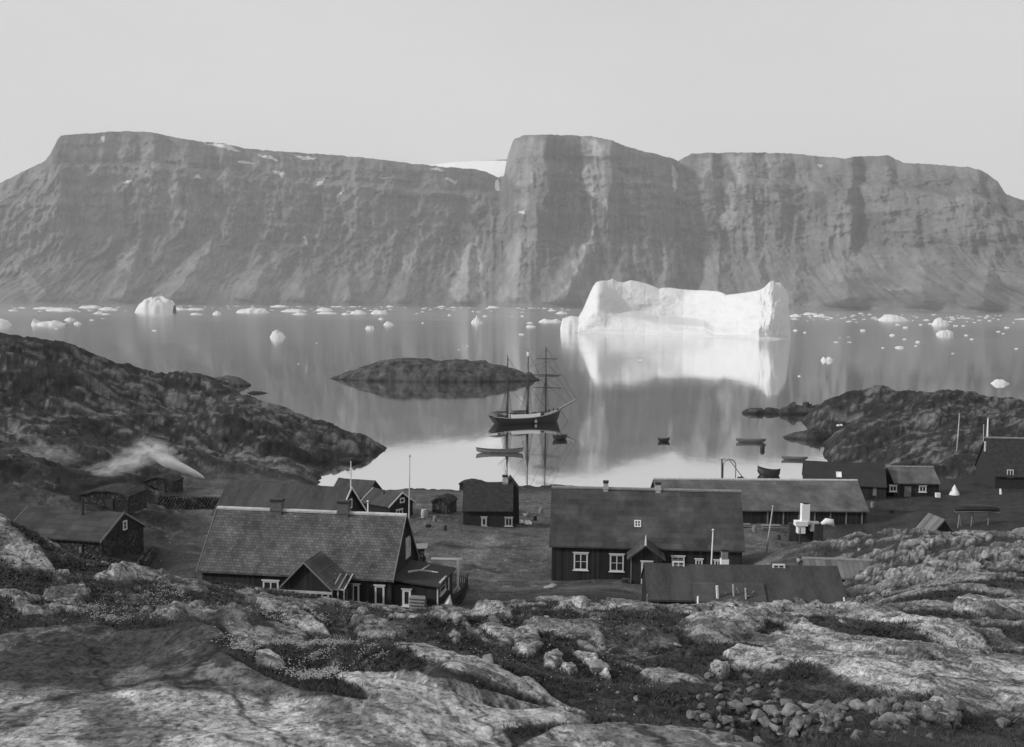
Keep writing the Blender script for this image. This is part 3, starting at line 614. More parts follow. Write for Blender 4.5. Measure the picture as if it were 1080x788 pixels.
im = terrain_mat('islet_rock', .5, .5, 1.5, .25, 3)
islet('islet', None, [(346, 400), (360, 395), (385, 386), (405, 380), (425, 378), (450, 378.5), (462, 381), (480, 379.5), (510, 382), (540, 389), (560, 395), (572, 402)], 403, 30, 301, im, tone=.055)
islet('islet', None, [(214, 405), (222, 399), (235, 396), (250, 398), (264, 405)], 408, 14, 311, im, 90, 40, tone=.07, rough=.5)
islet('islet', None, [(260, 414.2), (266, 412.5), (274, 413), (283, 415)], 415.5, 5, 321, im, 50, 24, tone=.03, rough=.2)
islet('islet', None, [(784, 434), (792, 432.6), (803, 433), (812, 431.5), (825, 433), (838, 430), (852, 427), (870, 424)], 437.5, 7, 331, im, 140, 40, tone=.04, rough=.9)
islet('islet', None, [(828, 460), (836, 457), (850, 455), (868, 452), (880, 456)], 464, 8, 341, im, 110, 40, tone=.045, rough=.9)
islet('islet', None, [(357, 485), (364, 483.5), (372, 483), (381, 487)], 489.5, 5, 351, im, 50, 24, tone=.03, rough=.2)

# ------------------------------------------------------------------ houses
class House:
    def __init__(s, name, label, cat, rl, rr, zr, half, ze, zg, roof, wall, side=None, over=.3, th=.14, skirt=1.2, group=None, rearz=None, over_x=.25, ridge=None, barge=None):
        a = PD(rl[0], rl[1], zr); b = PD(rr[0], rr[1], zr); v = (b - a); v.z = 0
        s.ang = math.atan2(v.y, v.x); u = v.normalized(); nf = Vector((u.y, -u.x, 0))
        o = a + nf * (half - over) + u * over_x; o.z = zg
        s.L = v.length - 2 * over_x; s.D = 2 * (half - over); s.over = over; s.half = half; s.zg = zg
        s.m = (zr - ze) / half; s.zr = zr - zg; s.ze = ze - zg; s.wh = s.ze + s.m * over; s.ox = over_x
        s.root = empty(name, o, s.ang, label=label, cat=cat, group=group)
        s.R = Matrix.Rotation(-s.ang, 3, 'Z'); s.o = o
        w_ = MB(); w_.extr([(0, -skirt), (s.D, -skirt), (s.D, s.wh - .03), (s.D / 2, s.zr - .05 - th), (0, s.wh - .03)], 0, s.L)
        s.wall = w_.build('wall', MATS_[wall] if isinstance(wall, str) else wall, s.root)
        nx = 26; rng = np.random.RandomState(int(abs(o.x * 7 + o.y * 13)) % 9999)
        rm = MB(); sag = rng.uniform(.4, 1, 8)
        for sgn in (-1, 1):
            ye = -over if sgn < 0 else s.D + over
            rows_ = 9; vs = []
            for k in range(2):
                for j in range(rows_):
                    f = j / (rows_ - 1)
                    for i in range(nx):
                        g = i / (nx - 1); dz = -.05 * math.sin(g * math.pi) * f - .02 * math.sin(g * 9 + sag[0] * 6) * f
                        dz += rng.uniform(-.008, .008) if k == 0 else 0
                        vs.append((-over_x + g * (s.L + 2 * over_x), ye + (s.D / 2 - ye) * f, s.ze + (s.zr - s.ze) * f + dz - k * th))
            fs = []; N_ = rows_ * nx
            for j in range(rows_ - 1):
                for i in range(nx - 1):
                    q = j * nx + i; fs.append((q, q + 1, q + nx + 1, q + nx)); fs.append((N_ + q, N_ + q + nx, N_ + q + nx + 1, N_ + q + 1))
            for i in range(nx - 1):
                fs.append((i, N_ + i, N_ + i + 1, i + 1))
            for j in range(rows_ - 1):
                q = j * nx; fs.append((q, q + nx, N_ + q + nx, N_ + q)); q += nx - 1; fs.append((q, N_ + q, N_ + q + nx, q + nx))
            rm.add(vs, fs)
        s.roof = rm.build('roof', M[roof], s.root)
        if ridge: MB().extr([(s.D / 2 - .2, s.zr - .16), (s.D / 2 - .2, s.zr - .02), (s.D / 2, s.zr + .09), (s.D / 2 + .2, s.zr - .02), (s.D / 2 + .2, s.zr - .16)], -over_x - .02, s.L + over_x + .02).build('ridge_board', M[ridge], s.roof)
        if barge:
            for xx in (-over_x - .06, s.L + over_x + .003):
                q = MB()
                for ye in (-over - .02, s.D + over + .02):
                    q.slab((xx, ye, s.ze + .03), (xx, s.D / 2, s.zr + .04), (xx, s.D / 2, s.zr - .16), (xx, ye, s.ze - .17), -.055)
                q.build('bargeboard', M[barge], s.roof)
    def lray(s, px, py):
        return s.R @ (Vector((0, 0, CAMZ)) - s.o), s.R @ ray(px, py)
    def front(s, px, py, yp=0.0):
        c_, v = s.lray(px, py); t_ = (yp - c_.y) / v.y; q = c_ + v * t_; return q.x, q.z
    def side(s, px, py, xp=None):
        xp = s.L if xp is None else xp; c_, v = s.lray(px, py); t_ = (xp - c_.x) / v.x; q = c_ + v * t_; return q.y, q.z
    def onroof(s, px, py):
        c_, v = s.lray(px, py); # z = ze + m (y+over)
        t_ = (s.ze + s.m * (c_.y + s.over) - c_.z) / (v.z - s.m * v.y); return c_ + v * t_
    def win(s, face, box, cols=2, rows=2, mat='white', fw=.13, cap=True, yp=0.0, xp=None, kind='window', leaf=None):
        x0, y0, x1, y1 = box
        if face == 'front':
            a = s.front(x0, y1, yp); b = s.front(x1, y0, yp); O = Vector((a[0], yp, a[1])); U = Vector((1, 0, 0)); N = Vector((0, -1, 0)); W_, H_ = b[0] - a[0], b[1] - a[1]; V_ = Vector((0, 0, 1))
        elif face == 'side':
            xp = s.L if xp is None else xp
            a = s.side(x0, y1, xp); b = s.side(x1, y0, xp); c_ = s.side((x0 + x1) / 2, y1, xp); e_ = s.side((x0 + x1) / 2, y0, xp)
            O = Vector((xp, a[0], c_[1])); U = Vector((0, 1, 0)); N = Vector((1, 0, 0)); W_ = b[0] - a[0]; H_ = e_[1] - c_[1]; V_ = Vector((0, 0, 1))
        else:
            a = s.onroof(x0, y1); b = s.onroof(x1, y0); O = a; U = Vector((1, 0, 0)); V_ = Vector((0, 1, s.m)).normalized(); N = Vector((0, -s.m, 1)).normalized(); W_ = b.x - a.x; H_ = (b - a).dot(V_)
        return window_at(s.root if face != 'roof' else s.roof, O, U, V_, N, W_, H_, cols, rows, mat, fw, cap, kind, leaf)
    def chimney(s, box, mat='brick', cap='iron', dy=.7, yo=0.0):
        yc = s.D / 2 + yo; a = s.front(box[0], box[3], yc - dy / 2); b = s.front(box[2], box[1], yc - dy / 2)
        q = MB(); q.box(a[0], b[0], yc - dy / 2, yc + dy / 2, s.zr - .9, b[1] - .2); q.box(a[0] - .06, b[0] + .06, yc - dy / 2 - .06, yc + dy / 2 + .06, s.zr - .1, s.zr + .12)
        ch = q.build('chimney', M[mat], s.roof)
        MB().box(a[0] - .05, b[0] + .05, yc - dy / 2 - .05, yc + dy / 2 + .05, b[1] - .2, b[1]).build('chimney_cap', M[cap], s.roof)
        return ch
MATS_ = M
def window_at(parent, O, U, V_, N, W_, H_, cols=2, rows=2, mat='white', fw=.13, cap=True, kind='window', leaf=None):
    def bx(mb, u0, u1, v0, v1, n0, n1):
        ps = [O + U * u + V_ * v + N * n_ for n_ in (n0, n1) for u, v in ((u0, v0), (u1, v0), (u1, v1), (u0, v1))]
        mb.add(ps, [(0, 3, 2, 1), (4, 5, 6, 7), (0, 1, 5, 4), (1, 2, 6, 5), (2, 3, 7, 6), (3, 0, 4, 7)])
    f = MB(); t = .07
    bx(f, 0, fw, 0, H_, -.05, t); bx(f, W_ - fw, W_, 0, H_, -.05, t); bx(f, fw, W_ - fw, H_ - fw, H_, -.05, t); bx(f, fw, W_ - fw, 0, fw, -.05, t)
    if cap: bx(f, -.09, W_ + .09, H_, H_ + .09, -.05, t + .06)
    for k in range(1, cols):
        u = W_ * k / cols; wd = .07 if cols > 2 or k != cols / 2 else .09; bx(f, u - wd / 2, u + wd / 2, fw, H_ - fw, -.03, t - .015)
    for k in range(1, rows):
        v = fw + (H_ - 2 * fw) * k / rows; bx(f, fw, W_ - fw, v - .022, v + .022, -.03, t - .03)
    o = f.build(kind, M[mat], parent)
    g = MB(); bx(g, fw * .9, W_ - fw * .9, fw * .9, H_ - fw * .9, -.04, .018); g.build('pane' if leaf is None else 'panel', M[leaf or 'glass'], o)
    if kind == 'window' and cap: sq = MB(); bx(sq, -.1, W_ + .1, -.07, 0, -.05, t + .07); sq.build('sill', M[mat], o)
    return o

# -- 1: shingled house at the left, with its porch and annexe
h = House('timber_house', 'long shingle-roofed house with two square chimneys and a low annexe', 'house', (230, 90.6), (429, 88), 12.72, 4.0, 8.3, 5.9, 'shingle', 'tar', ridge='cream', barge='wood', skirt=1.5)
h.chimney((285.5, 527, 296.5, 544)); h.chimney((356, 529, 367, 546.5))
h.win('front', (277.5, 613, 294, 627), 2, 1); h.win('front', (360.5, 616.5, 379, 637), 3, 1); h.win('front', (395.5, 618, 405.5, 638), 1, 1)
# porch: gable towards the viewer, its ridge running out from the roof
ax0, _ = h.front(297, 612, -2.6); ax1, _ = h.front(349, 618, -2.6); apx, apz = h.front(321, 592.5, -2.6); _, pez = h.front(349, 618.5, -2.6)
pm = MB(); pm.extry([(ax0 + .2, -1.5), (ax1 - .2, -1.5), (ax1 - .2, pez), (apx, apz - .15), (ax0 + .2, pez)], -2.5, 1.2); pm.build('porch_wall', M['tar'], h.root)
pr = MB(); yb = 2.2
pr.slab((ax0 - .15, -2.8, pez - .25), (apx, -2.8, apz), (apx, yb, apz), (ax0 - .15, yb, pez - .25), .1)
pr.slab((apx, -2.8, apz), (ax1 + .15, -2.8, pez - .25), (ax1 + .15, yb, pez - .25), (apx, yb, apz), .1)
po = pr.build('porch_roof', M['shingle'], h.root)
q = MB(); q.slab((ax0 - .2, -2.82, pez - .28), (ax0 - .2, -2.82, pez - .42), (apx, -2.82, apz - .1), (apx, -2.82, apz + .04), .05); q.slab((apx, -2.82, apz + .04), (apx, -2.82, apz - .1), (ax1 + .2, -2.82, pez - .42), (ax1 + .2, -2.82, pez - .28), .05); q.build('bargeboard', M['wood'], po)
q = MB(); q.box(ax0 - .3, ax1 + .1, -2.72, -2.55, pez - .62, pez - .45)
for k in range(8):
    xk = ax0 + .35 + k * (ax1 - ax0 - .6) / 7; q.box(xk, xk + .1, -2.69, -2.5, -1.2, pez - .63)
q.build('veranda_posts', M['cream'], h.root)
g0 = h.front(344, 638, -2.2); g1 = h.front(363, 622, -2.2)     # glazed lean-to box beside the porch
q = MB(); q.box(g0[0], g1[0], -2.2, -.05, -1.2, g0[1] + .05)
fr = MB()
for k in range(4):
    xk = g0[0] + (g1[0] - g0[0]) * k / 3; fr.box(xk - .05, xk + .05, -2.28, -2.2, -1.2, g1[1]); fr.slab((xk - .05, -2.28, g1[1]), (xk + .05, -2.28, g1[1]), (xk + .05, -.05, g1[1] + .7), (xk - .05, -.05, g1[1] + .7), .07)
fr.box(g0[0], g1[0], -2.29, -2.19, g1[1] - .06, g1[1] + .04); cf = fr.build('glazed_lobby', M['cream'], h.root)
q2 = MB(); q2.box(g0[0], g1[0], -2.18, -.03, -1.2, g1[1] - .07); q2.slab((g0[0], -2.2, g1[1] - .09), (g1[0], -2.2, g1[1] - .09), (g1[0], -.05, g1[1] + .6), (g0[0], -.05, g1[1] + .6), .04); q2.build('pane', M['glass'], cf)
# annexe on the right gable
yA = .35; fl = h.front(461, 640, yA); xA = fl[0]; zA = h.front(461, 617.5, yA)[1]
q = MB(); q.box(h.L + .002, xA, yA, yA + 5.6, -1.6, zA - .12); q.build('annexe_wall', M['tar'], h.root)
q = MB(); q.slab((h.L + .003, yA - .25, zA + .35), (xA + .25, yA - .25, zA - .05), (xA + .25, yA + 5.8, zA + .02), (h.L + .003, yA + 5.8, zA + .5), .12); ar = q.build('annexe_roof', M['tarroof'], h.root)
h.win('front', (424.5, 622, 433.5, 639), 1, 1, yp=yA, fw=.17, kind='window')
h.win('side', (463.5, 612, 469.5, 625), 1, 2, xp=xA, mat='cream', fw=.14)
cb = MB(); cb.box(xA - .02, xA + .05, yA - .02, yA + .22, -1.5, zA - .15); cb.build('corner_board', M['white'], h.root)
cb = MB(); cb.box(xA - .02, xA + .05, yA + 3.9, yA + 4.15, .6, zA - .15); cb.build('corner_board', M['white'], h.root)
h.win('side', (427.5, 566, 432.5, 588), 1, 1, mat='cream', fw=.3, cap=False, kind='loft_door', leaf='cream')
def thing_mesh(mb, name, mat, label, cat, group=None, origin=None, smooth=False, kind=None):
    if origin is None:
        xs = [p[0] for p in mb.v]; ys = [p[1] for p in mb.v]; zs = [p[2] for p in mb.v]; origin = Vector((sum(xs) / len(xs), sum(ys) / len(ys), min(zs)))
    origin = Vector(origin); mb.v = [tuple(Vector(p) - origin) for p in mb.v]
    o = mb.build(name, M[mat] if isinstance(mat, str) else mat, None, smooth); o.location = origin
    return setp(o, label, cat, group, kind)
# log stack against the annexe
q = MB(); random.seed(3); lw = h.root.matrix_basis.copy(); h.root.rotation_euler.z = h.ang
WM = Matrix.Translation(h.o) @ Matrix.Rotation(h.ang, 4, 'Z')
for r_ in range(6):
    for k in range(3):
        a = WM @ Vector((h.L + 1.55, yA - .3 - .22 * k, -.15 + r_ * .25)); e = WM @ Vector((h.L + 2.75 + random.uniform(-.1, .1), yA - .3 - .22 * k, -.15 + r_ * .25)); q.tube([a, e], .12, 8)
thing_mesh(q, 'log_stack', 'wood', 'stack of split logs against the front of the flat-roofed annexe', 'logs')
q = MB(); c0 = WM @ Vector((h.L + 1.1, 2.2, zA + .55)); U_ = Vector((1, 0, 0))
q.tube([c0, c0 + Vector((.7, .2, .05)), c0 + Vector((1.3, 1.2, .25))], [.08, .07, .03]); q.tube([c0 + Vector((.6, .2, .04)), c0 + Vector((1.5, -.1, .02)), c0 + Vector((2.1, -.5, .05))], [.07, .06, .03]); q.tube([c0 + Vector((-.3, -.3, 0)), c0 + Vector((.1, 0, .02))], [.09, .08])
thing_mesh(q, 'driftwood', 'cream', 'forked pale branch lying on the dark annexe roof', 'driftwood')

# -- 2: big house in the middle
h2 = House('timber_house', 'large dark house with plain felt roof and a gabled porch, fronting the open ground', 'house', (582, 105.1), (781.5, 103.5), 12.2, 4.25, 7.35, 4.4, 'boardroof', 'tar', ridge='wood', skirt=1.6)
h2.chimney((636.5, 507.5, 641.5, 515), 'cream', dy=.5); h2.chimney((691.5, 509, 697, 517.5), 'cream', dy=.5)
for bxp in ((605, 583.5, 620, 601), (643, 585, 658, 602.5), (708, 587, 722, 606), (733, 590, 741, 606), (753, 591, 761, 607)): h2.win('front', bxp, 2, 2)
h2.win('roof', (669, 549, 676, 556), 2, 2, fw=.1, cap=False, kind='skylight')
yp = -2.6; a0 = h2.front(665.5, 585, yp)[0]; a1 = h2.front(698, 590, yp)[0]; aa = h2.front(681, 574.5, yp); ez = h2.front(664, 586, yp)[1]
q = MB(); q.extry([(a0, -1.6), (a1, -1.6), (a1, ez), (aa[0], aa[1] - .12), (a0, ez)], yp, -.01); q.build('porch_wall', M['tar'], h2.root)
q = MB(); q.slab((a0 - .35, yp - .3, ez - .28), (aa[0], yp - .3, aa[1]), (aa[0], 2.1, aa[1]), (a0 - .35, 2.1, ez - .28), .12); q.slab((aa[0], yp - .3, aa[1]), (a1 + .35, yp - .3, ez - .28), (a1 + .35, 2.1, ez - .28), (aa[0], 2.1, aa[1]), .12)
po = q.build('porch_roof', M['boardroof'], h2.root)
MB().tube([(aa[0], yp - .2, aa[1] - .1), (aa[0], yp - .2, aa[1] + .35), (aa[0], yp - .2, aa[1] + .9)], [.1, .09, .03]).build('finial', M['white'], po)
h2.win('front', (676, 592.5, 688, 616), 1, 1, mat='white', yp=yp, fw=.14, kind='door', leaf='darkwood')
MB().box(a0 - .02, a0 + .07, yp - .03, yp + .1, -1, ez - .05).build('corner_board', M['wood'], h2.root)
q = MB(); q.box(h2.front(650, 618, yp)[0], a0 - .1, yp - .2, yp + .5, -1, .25); q.box(h2.front(656, 612, yp)[0], a0 - .1, yp - .2, yp + .5, .25, .6); q.build('step', M['stone'], h2.root)

# -- 3: small dark turf-walled house on the open ground
h3 = House('turf_house', 'small black house with one white chimney, alone on the open ground by the shore', 'house', (489, 133.2), (541.5, 133.2), 8.0, 3.4, 5.0, 2.3, 'turfroof', 'peat', over_x=.1, skirt=1.5)
h3.chimney((530, 501.5, 535.5, 513), 'cream', dy=.6)
h3.win('front', (507.5, 545.5, 513.5, 555), 1, 1, mat='cream', fw=.2); h3.win('front', (532.5, 546, 540.5, 555), 2, 1, mat='cream', fw=.13)
zt = h3.zr; q = MB(); q.extr([(h3.D / 2 - .2, zt - 2.2), (h3.D / 2 + 3.4, zt - 2.2), (h3.D / 2 + 3.0, zt - 1.2), (h3.D / 2 + 1.5, zt + .2), (h3.D / 2, zt - 1.5)], h3.L - 1.2, h3.L + .5)
q = MB(); q.extry([(h3.L - 1.5, -1), (h3.L + .9, -1), (h3.L + .75, zt - 1.0), (h3.L - .3, zt + .35), (h3.L - 1.4, zt - 1.0)], h3.D / 2 + .6, h3.D / 2 + 3.4); q.build('rear_wing', M['peat'], h3.root)
q = MB()
for k in range(26):                                  # turf and stone piled round the foot of the walls
    x = random.uniform(-.5, h3.L + .6); y = random.uniform(-.5, -.05) if k < 19 else random.uniform(0, 4); x = x if k < 19 else h3.L + .3
    r_ = random.uniform(.3, .55); q.tube([(x, y, -.6), (x + .05, y, r_ * .6), (x, y, r_ * 1.3)], [r_, r_ * .85, r_ * .3], 7)
q.build('turf_bank', M['peat'], h3.root, True)

# -- 4: long roof behind the shingled house
h4 = House('timber_house', 'long plain-roofed house partly hidden behind the shingle roof, a cross-topped vane on its gable', 'house', (242, 116.5), (371, 112.2), 10.75, 3.6, 7.6, 3.9, 'darkroof', 'tar', 'tary', over_x=.2, barge=None, skirt=1.5)
q = MB(); gx_ = h4.L + .21
for ye in (-.33, h4.D + .33): q.slab((gx_, ye, h4.ze + .03), (gx_, h4.D / 2, h4.zr + .04), (gx_, h4.D / 2, h4.zr - .22), (gx_, ye, h4.ze - .22), -.07)
q.build('bargeboard', M['white'], h4.root)
h4.win('side', (368.5, 526, 371, 536), 1, 1, mat='white', fw=.14, cap=False)
q = MB(); vx = h4.L + .1; q.tube([(vx, h4.D / 2, h4.zr - .1), (vx, h4.D / 2, h4.zr + 2.7)], [.07, .05]); q.box(vx - .42, vx + .1, h4.D / 2 - .03, h4.D / 2 + .03, h4.zr + 1.35, h4.zr + 1.6); q.box(vx - .18, vx + .18, h4.D / 2 - .04, h4.D / 2 + .04, h4.zr + 1.85, h4.zr + 1.95)
q.build('weather_vane', M['white'], h4.roof)

# -- 5: two small houses by the cove
h5 = House('timber_house', 'bare grey roofed shed nearest the cove water, behind the white-gabled cottage', 'shed', (357, 151.5), (396, 149.5), 5.35, 2.6, 3.4, 1.3, 'darkroof', 'tar', over_x=.15)
h6 = House('timber_house', 'small cottage with white bargeboards and a tiny square gable window', 'house', (394, 138.3), (424.5, 135), 6.25, 2.3, 4.75, 2.3, 'darkroof', 'tary', over_x=.2, barge='white')
h6.win('side', (421.5, 525, 426.5, 530.5), 1, 1, fw=.16, cap=False); h6.win('side', (417.5, 537.5, 424.5, 544), 2, 1, fw=.12)
MB().tube([(1.7 + .6, h6.D / 2 - .6, h6.zr - .8), (1.7 + .6, h6.D / 2 - .6, h6.zr + .1)], .09).build('stove_pipe', M['iron'], h6.roof)

# -- 6: storehouse along the shore and the tarred buildings at its right
h7 = House('storehouse', 'long low storehouse with smooth pale grey roof beside the harbour', 'storehouse', (689, 136), (904, 136), 8.1, 5.0, 5.1, 2.7, 'storeroof', 'tar', over_x=.2, ridge='cream', skirt=1.5)
for k in range(7): x = 13 + k * 1.9; MB().box(x, x + .16, -.06, -.001, -.2, h7.wh - .1).build('wall_post', M['wood'], h7.root)
h8 = House('warehouse', 'black tarred warehouse with one white window in its roof, standing over the harbour', 'warehouse', (847, 153.5), (933, 151), 8.0, 4.2, 5.4, 2.6, 'tarroof', 'tar', over_x=.1, skirt=1.5)
h8.win('roof', (882, 498, 887.5, 503.5), 1, 1, fw=.1, cap=False, kind='skylight', leaf='lime')
h8.win('front', (920.5, 512, 924.5, 522.5), 1, 1, mat='wood', fw=.1, cap=False, kind='door', leaf='wood')
h9 = House('timber_house', 'small grey-roofed cottage with a pale door between two white windows', 'house', (935.5, 152.3), (984, 152.3), 7.45, 3.0, 5.55, 3.3, 'storeroof', 'tar', over_x=.15, skirt=1.5, ridge='wood')
h9.win('front', (938, 512, 946, 518.5), 2, 1, fw=.15); h9.win('front', (969, 512.5, 977, 519), 2, 1, fw=.15); h9.win('front', (953.5, 513, 961, 524), 1, 1, mat='wood', fw=.1, cap=False, kind='door', leaf='wood')
h10 = House('timber_house', 'tall dark house under the rocks at the far right of the village', 'house', (1039, 161), (1150, 159), 10.6, 5.2, 5.6, 3.3, 'turfroof', 'peat', over_x=.2, skirt=1.5, ridge='wood')
h10.win('front', (1062, 495.5, 1069, 504), 2, 1, fw=.1, cap=False); MB().box(-.32, -.1, h10.D / 2 - .3, h10.D / 2 - .1, 5.2, 6.7).build('gable_board', M['white'], h10.root)

# -- 7: the long low building behind the near rocks
h11 = House('long_shed', 'long low flat-looking shed with plain dark roof behind the near rocks', 'shed', (679.5, 78.5), (883.5, 78.0), 11.2, 3.2, 9.35, 7.2, 'darkroof', 'tar', over_x=.1, skirt=2.0)
a = h11.front(709, 602.5, .3); b = h11.front(722, 591, .3)
def dormer(H, box, yq):
    x0, y0, x1, y1 = box; a = H.front(x0, y1, yq); b = H.front(x1, y0, yq)
    q = MB(); q.box(a[0] + .04, b[0] - .04, yq + .03, yq + .8, a[1] - .4, b[1] - .03); q.build('dormer', M['darkwood'], H.root)
    H.win('front', box, 2, 3, yp=yq, fw=.11, cap=False)
dormer(h11, (709, 592, 722, 602.5), h11.D / 2 - .2); dormer(h11, (814.5, 595, 828, 605), h11.D / 2 - .2)
a = h11.front(761, 600, h11.D / 2 + .1); b = h11.front(768.5, 580, h11.D / 2 + .1); mz = h11.front(764, 590.5, h11.D / 2 + .1)[1]
q = MB(); q.box(a[0] - .04, b[0] + .04, h11.D / 2 + .1, h11.D / 2 + .7, a[1] - .6, mz); ch = q.build('chimney', M['lime'], h11.roof)
MB().box(a[0] + .02, b[0] - .02, h11.D / 2 + .14, h11.D / 2 + .66, mz, b[1] - .12).build('chimney_flue', M['wood'], ch); MB().box(a[0] - .03, b[0] + .03, h11.D / 2 + .1, h11.D / 2 + .7, b[1] - .12, b[1]).build('chimney_cap', M['iron'], ch)
q = MB(); a = h11.onroof(730, 616); b = h11.onroof(805, 617); yl = -.55
q.slab((a.x, yl, h11.ze - .05), (b.x, yl, h11.ze - .05), (b.x, a.y, a.z + .14), (a.x, a.y, a.z + .14), .1); q.build('roof_patch', M['boardroof'], h11.roof)
q = MB(); q.box(a.x, b.x, yl + .1, -.01, -2, h11.ze - .2); q.build('lean_to_wall', M['tar'], h11.root)
x0 = h11.front(679.5, 634, -.3)[0]; MB().box(-.16, -.05, -.1, .05, -1.8, h11.wh + .1).build('corner_board', M['wood'], h11.root)

h12 = House('lean_to_shed', 'low shed with striped batten roof tucked against the lichen-covered rocks', 'shed', (846, 87.5), (924, 86.8), 9.55, 2.4, 8.6, 6.6, 'corr', 'stone', over_x=.1, skirt=1.6, ridge='wood')

# -- 8: stone-walled house on the left
h13 = House('stone_house', 'low dry-stone house at the far left with boarded roof and small white gable window', 'house', (30, 102.5), (131, 100), 10.35, 3.6, 8.4, 6.2, 'oldroof', 'stonebig', over_x=.15, skirt=1.5, barge='wood')
q = MB(); q.extry([(0, 0), (0, 1)], 0, 1); q = MB()
q.add([(h13.L + .02, -.02, h13.wh - .05), (h13.L + .02, h13.D + .02, h13.wh - .05), (h13.L + .02, h13.D / 2, h13.zr - .2), (h13.L + .10, -.02, h13.wh - .05), (h13.L + .10, h13.D + .02, h13.wh - .05), (h13.L + .10, h13.D / 2, h13.zr - .2)], [(0, 2, 1), (3, 4, 5), (0, 1, 4, 3), (1, 2, 5, 4), (2, 0, 3, 5)])
q.build('gable_boards', M['tary'], h13.root)
h13.win('side', (129.5, 549, 133.5, 559), 1, 2, xp=h13.L + .1, fw=.12, cap=False)
MB().tube([(h13.onroof(72, 560).x, h13.D / 2 - .5, h13.zr - .6), (h13.onroof(72, 560).x, h13.D / 2 - .5, h13.zr + 1.3)], .11).build('stove_pipe', M['iron'], h13.roof)
h13.win('front', (82, 575, 87, 594), 1, 1, mat='darkwood', fw=.1, kind='door', leaf='wood')

def stone_wall(p0, p1, w_, hh, label, name='stone_wall', mat='stonebig', seed=1, cat='wall', top='peat'):
    a = Vector(p0); b = Vector(p1); L = (b - a).length; u = (b - a).normalized(); nn = Vector((-u.y, u.x, 0)); rng = random.Random(seed)
    org = (a + b) / 2; org.z = gz(org.x, org.y) - .1; q = MB()
    nst = int(L / .42)
    for lay in range(max(2, int(hh / .3))):
        for k in range(nst):
            for sd_ in (-1, 1):
                c_ = a + u * ((k + .5 + .5 * (lay % 2)) * L / nst) + nn * sd_ * w_ * .32; z0 = gz(c_.x, c_.y) - .15 + lay * .29
                rx = rng.uniform(.18, .32); rz = rng.uniform(.13, .2); ry = w_ * .35
                vs = []
                for sz in (-1, 1):
                    for m_ in range(6):
                        an = m_ * math.pi / 3 + rng.uniform(-.3, .3); k_ = rng.uniform(.8, 1.1) * (.75 if sz > 0 else 1)
                        p = c_ + u * rx * math.cos(an) * k_ + nn * ry * math.sin(an) * k_; vs.append((p.x, p.y, z0 + sz * rz + rng.uniform(-.03, .03)))
                q.add(vs, [(5, 4, 3, 2, 1, 0), (6, 7, 8, 9, 10, 11)] + [(i, (i + 1) % 6, 6 + (i + 1) % 6, 6 + i) for i in range(6)])
    return thing_mesh(q, name, mat, label, cat)
def gp(px, py, dd=None): p = onto(px, py) or P(px, py, 120); return Vector((p.x, p.y, 0))
def gd(px, d): return Vector(((px - CX) / FPX * d, d, 0))
stone_wall(gd(60, 95), gd(140, 94), .8, 1.2, 'rough dry-stone bank along the foot of the boarded-roof house at the left', seed=2)
stone_wall(gd(146, 95.5), gd(158, 103), .7, 1.4, 'short tumbled stone wall off the right gable of the far-left stone house', seed=3)
stone_wall(gd(165, 141), gd(232, 139), 1.0, 2.0, 'long low stone wall at the foot of the hill, right of the turf hut', seed=4)
def turf_hut(px0, px1, d, hh, depth, label, seed, flat=True, cat='hut'):
    a = gd(px0, d); b = gd(px1, d - .6); org = a.copy(); org.z = gz((a.x + b.x) / 2, d + .5) - .2; L = (b - a).length
    r = empty('turf_hut', org, math.atan2(b.y - a.y, b.x - a.x), label=label, cat=cat); rng = random.Random(seed)
    nx, ny = 26, 10; q = MB(); vs = []
    for j in range(ny):
        for i in range(nx):
            fx, fy = i / (nx - 1), j / (ny - 1); e = min(fx, 1 - fx, .5) * 2; zt = hh * (.72 + .28 * (1 - (2 * fx - 1) ** 2)) + rng.uniform(-.07, .07)
            vs.append((fx * L, fy * depth, zt))
    n0 = nx * ny; vs += [(x + rng.uniform(-.05, .05), y, -.5) for x, y, z in vs]
    fs = []
    for j in range(ny - 1):
        for i in range(nx - 1): k = j * nx + i; fs.append((k, k + 1, k + nx + 1, k + nx))
    for i in range(nx - 1): fs.append((i, n0 + i, n0 + i + 1, i + 1)); k = (ny - 1) * nx + i; fs.append((k, k + 1, n0 + k + 1, n0 + k))
    for j in range(ny - 1): k = j * nx; fs.append((k, k + nx, n0 + k + nx, n0 + k)); k += nx - 1; fs.append((k, n0 + k, n0 + k + nx, k + nx))
    q.add(vs, fs); q.build('wall', M['stonebig'], r)
    q = MB(); vs = []
    for j in range(ny):
        for i in range(nx):
            fx, fy = i / (nx - 1), j / (ny - 1); vs.append((fx * (L + .3) - .15, fy * (depth + .3) - .15, hh * (.74 + .28 * (1 - (2 * fx - 1) ** 2)) + rng.uniform(-.06, .08)))
    q.add(vs, [(j * nx + i, j * nx + i + 1, (j + 1) * nx + i + 1, (j + 1) * nx + i) for j in range(ny - 1) for i in range(nx - 1)])
    o = q.build('turf_roof', M['turfroof'], r); so = o.modifiers.new('thick', 'SOLIDIFY'); so.thickness = .18
    q = MB(); q.box(L * .55, L * .55 + .8, -.08, .02, -.4, hh * .6); q.build('door', M['darkwood'], r)
    return r
turf_hut(80, 132, 118, 2.1, 4.5, 'flat-topped turf hut with dark stone front behind the far-left house', 5)
turf_hut(150, 179, 152, 2.2, 3.5, 'small stone hut beneath the smoke at the foot of the hill', 6)
turf_hut(456, 474, 137, 2.2, 3.0, 'little dark peat hut on the open ground between the cottage and the black house', 7)
turf_hut(485, 509, 172, 1.5, 2.5, 'low turf mound hut on the shore left of the black house', 8)

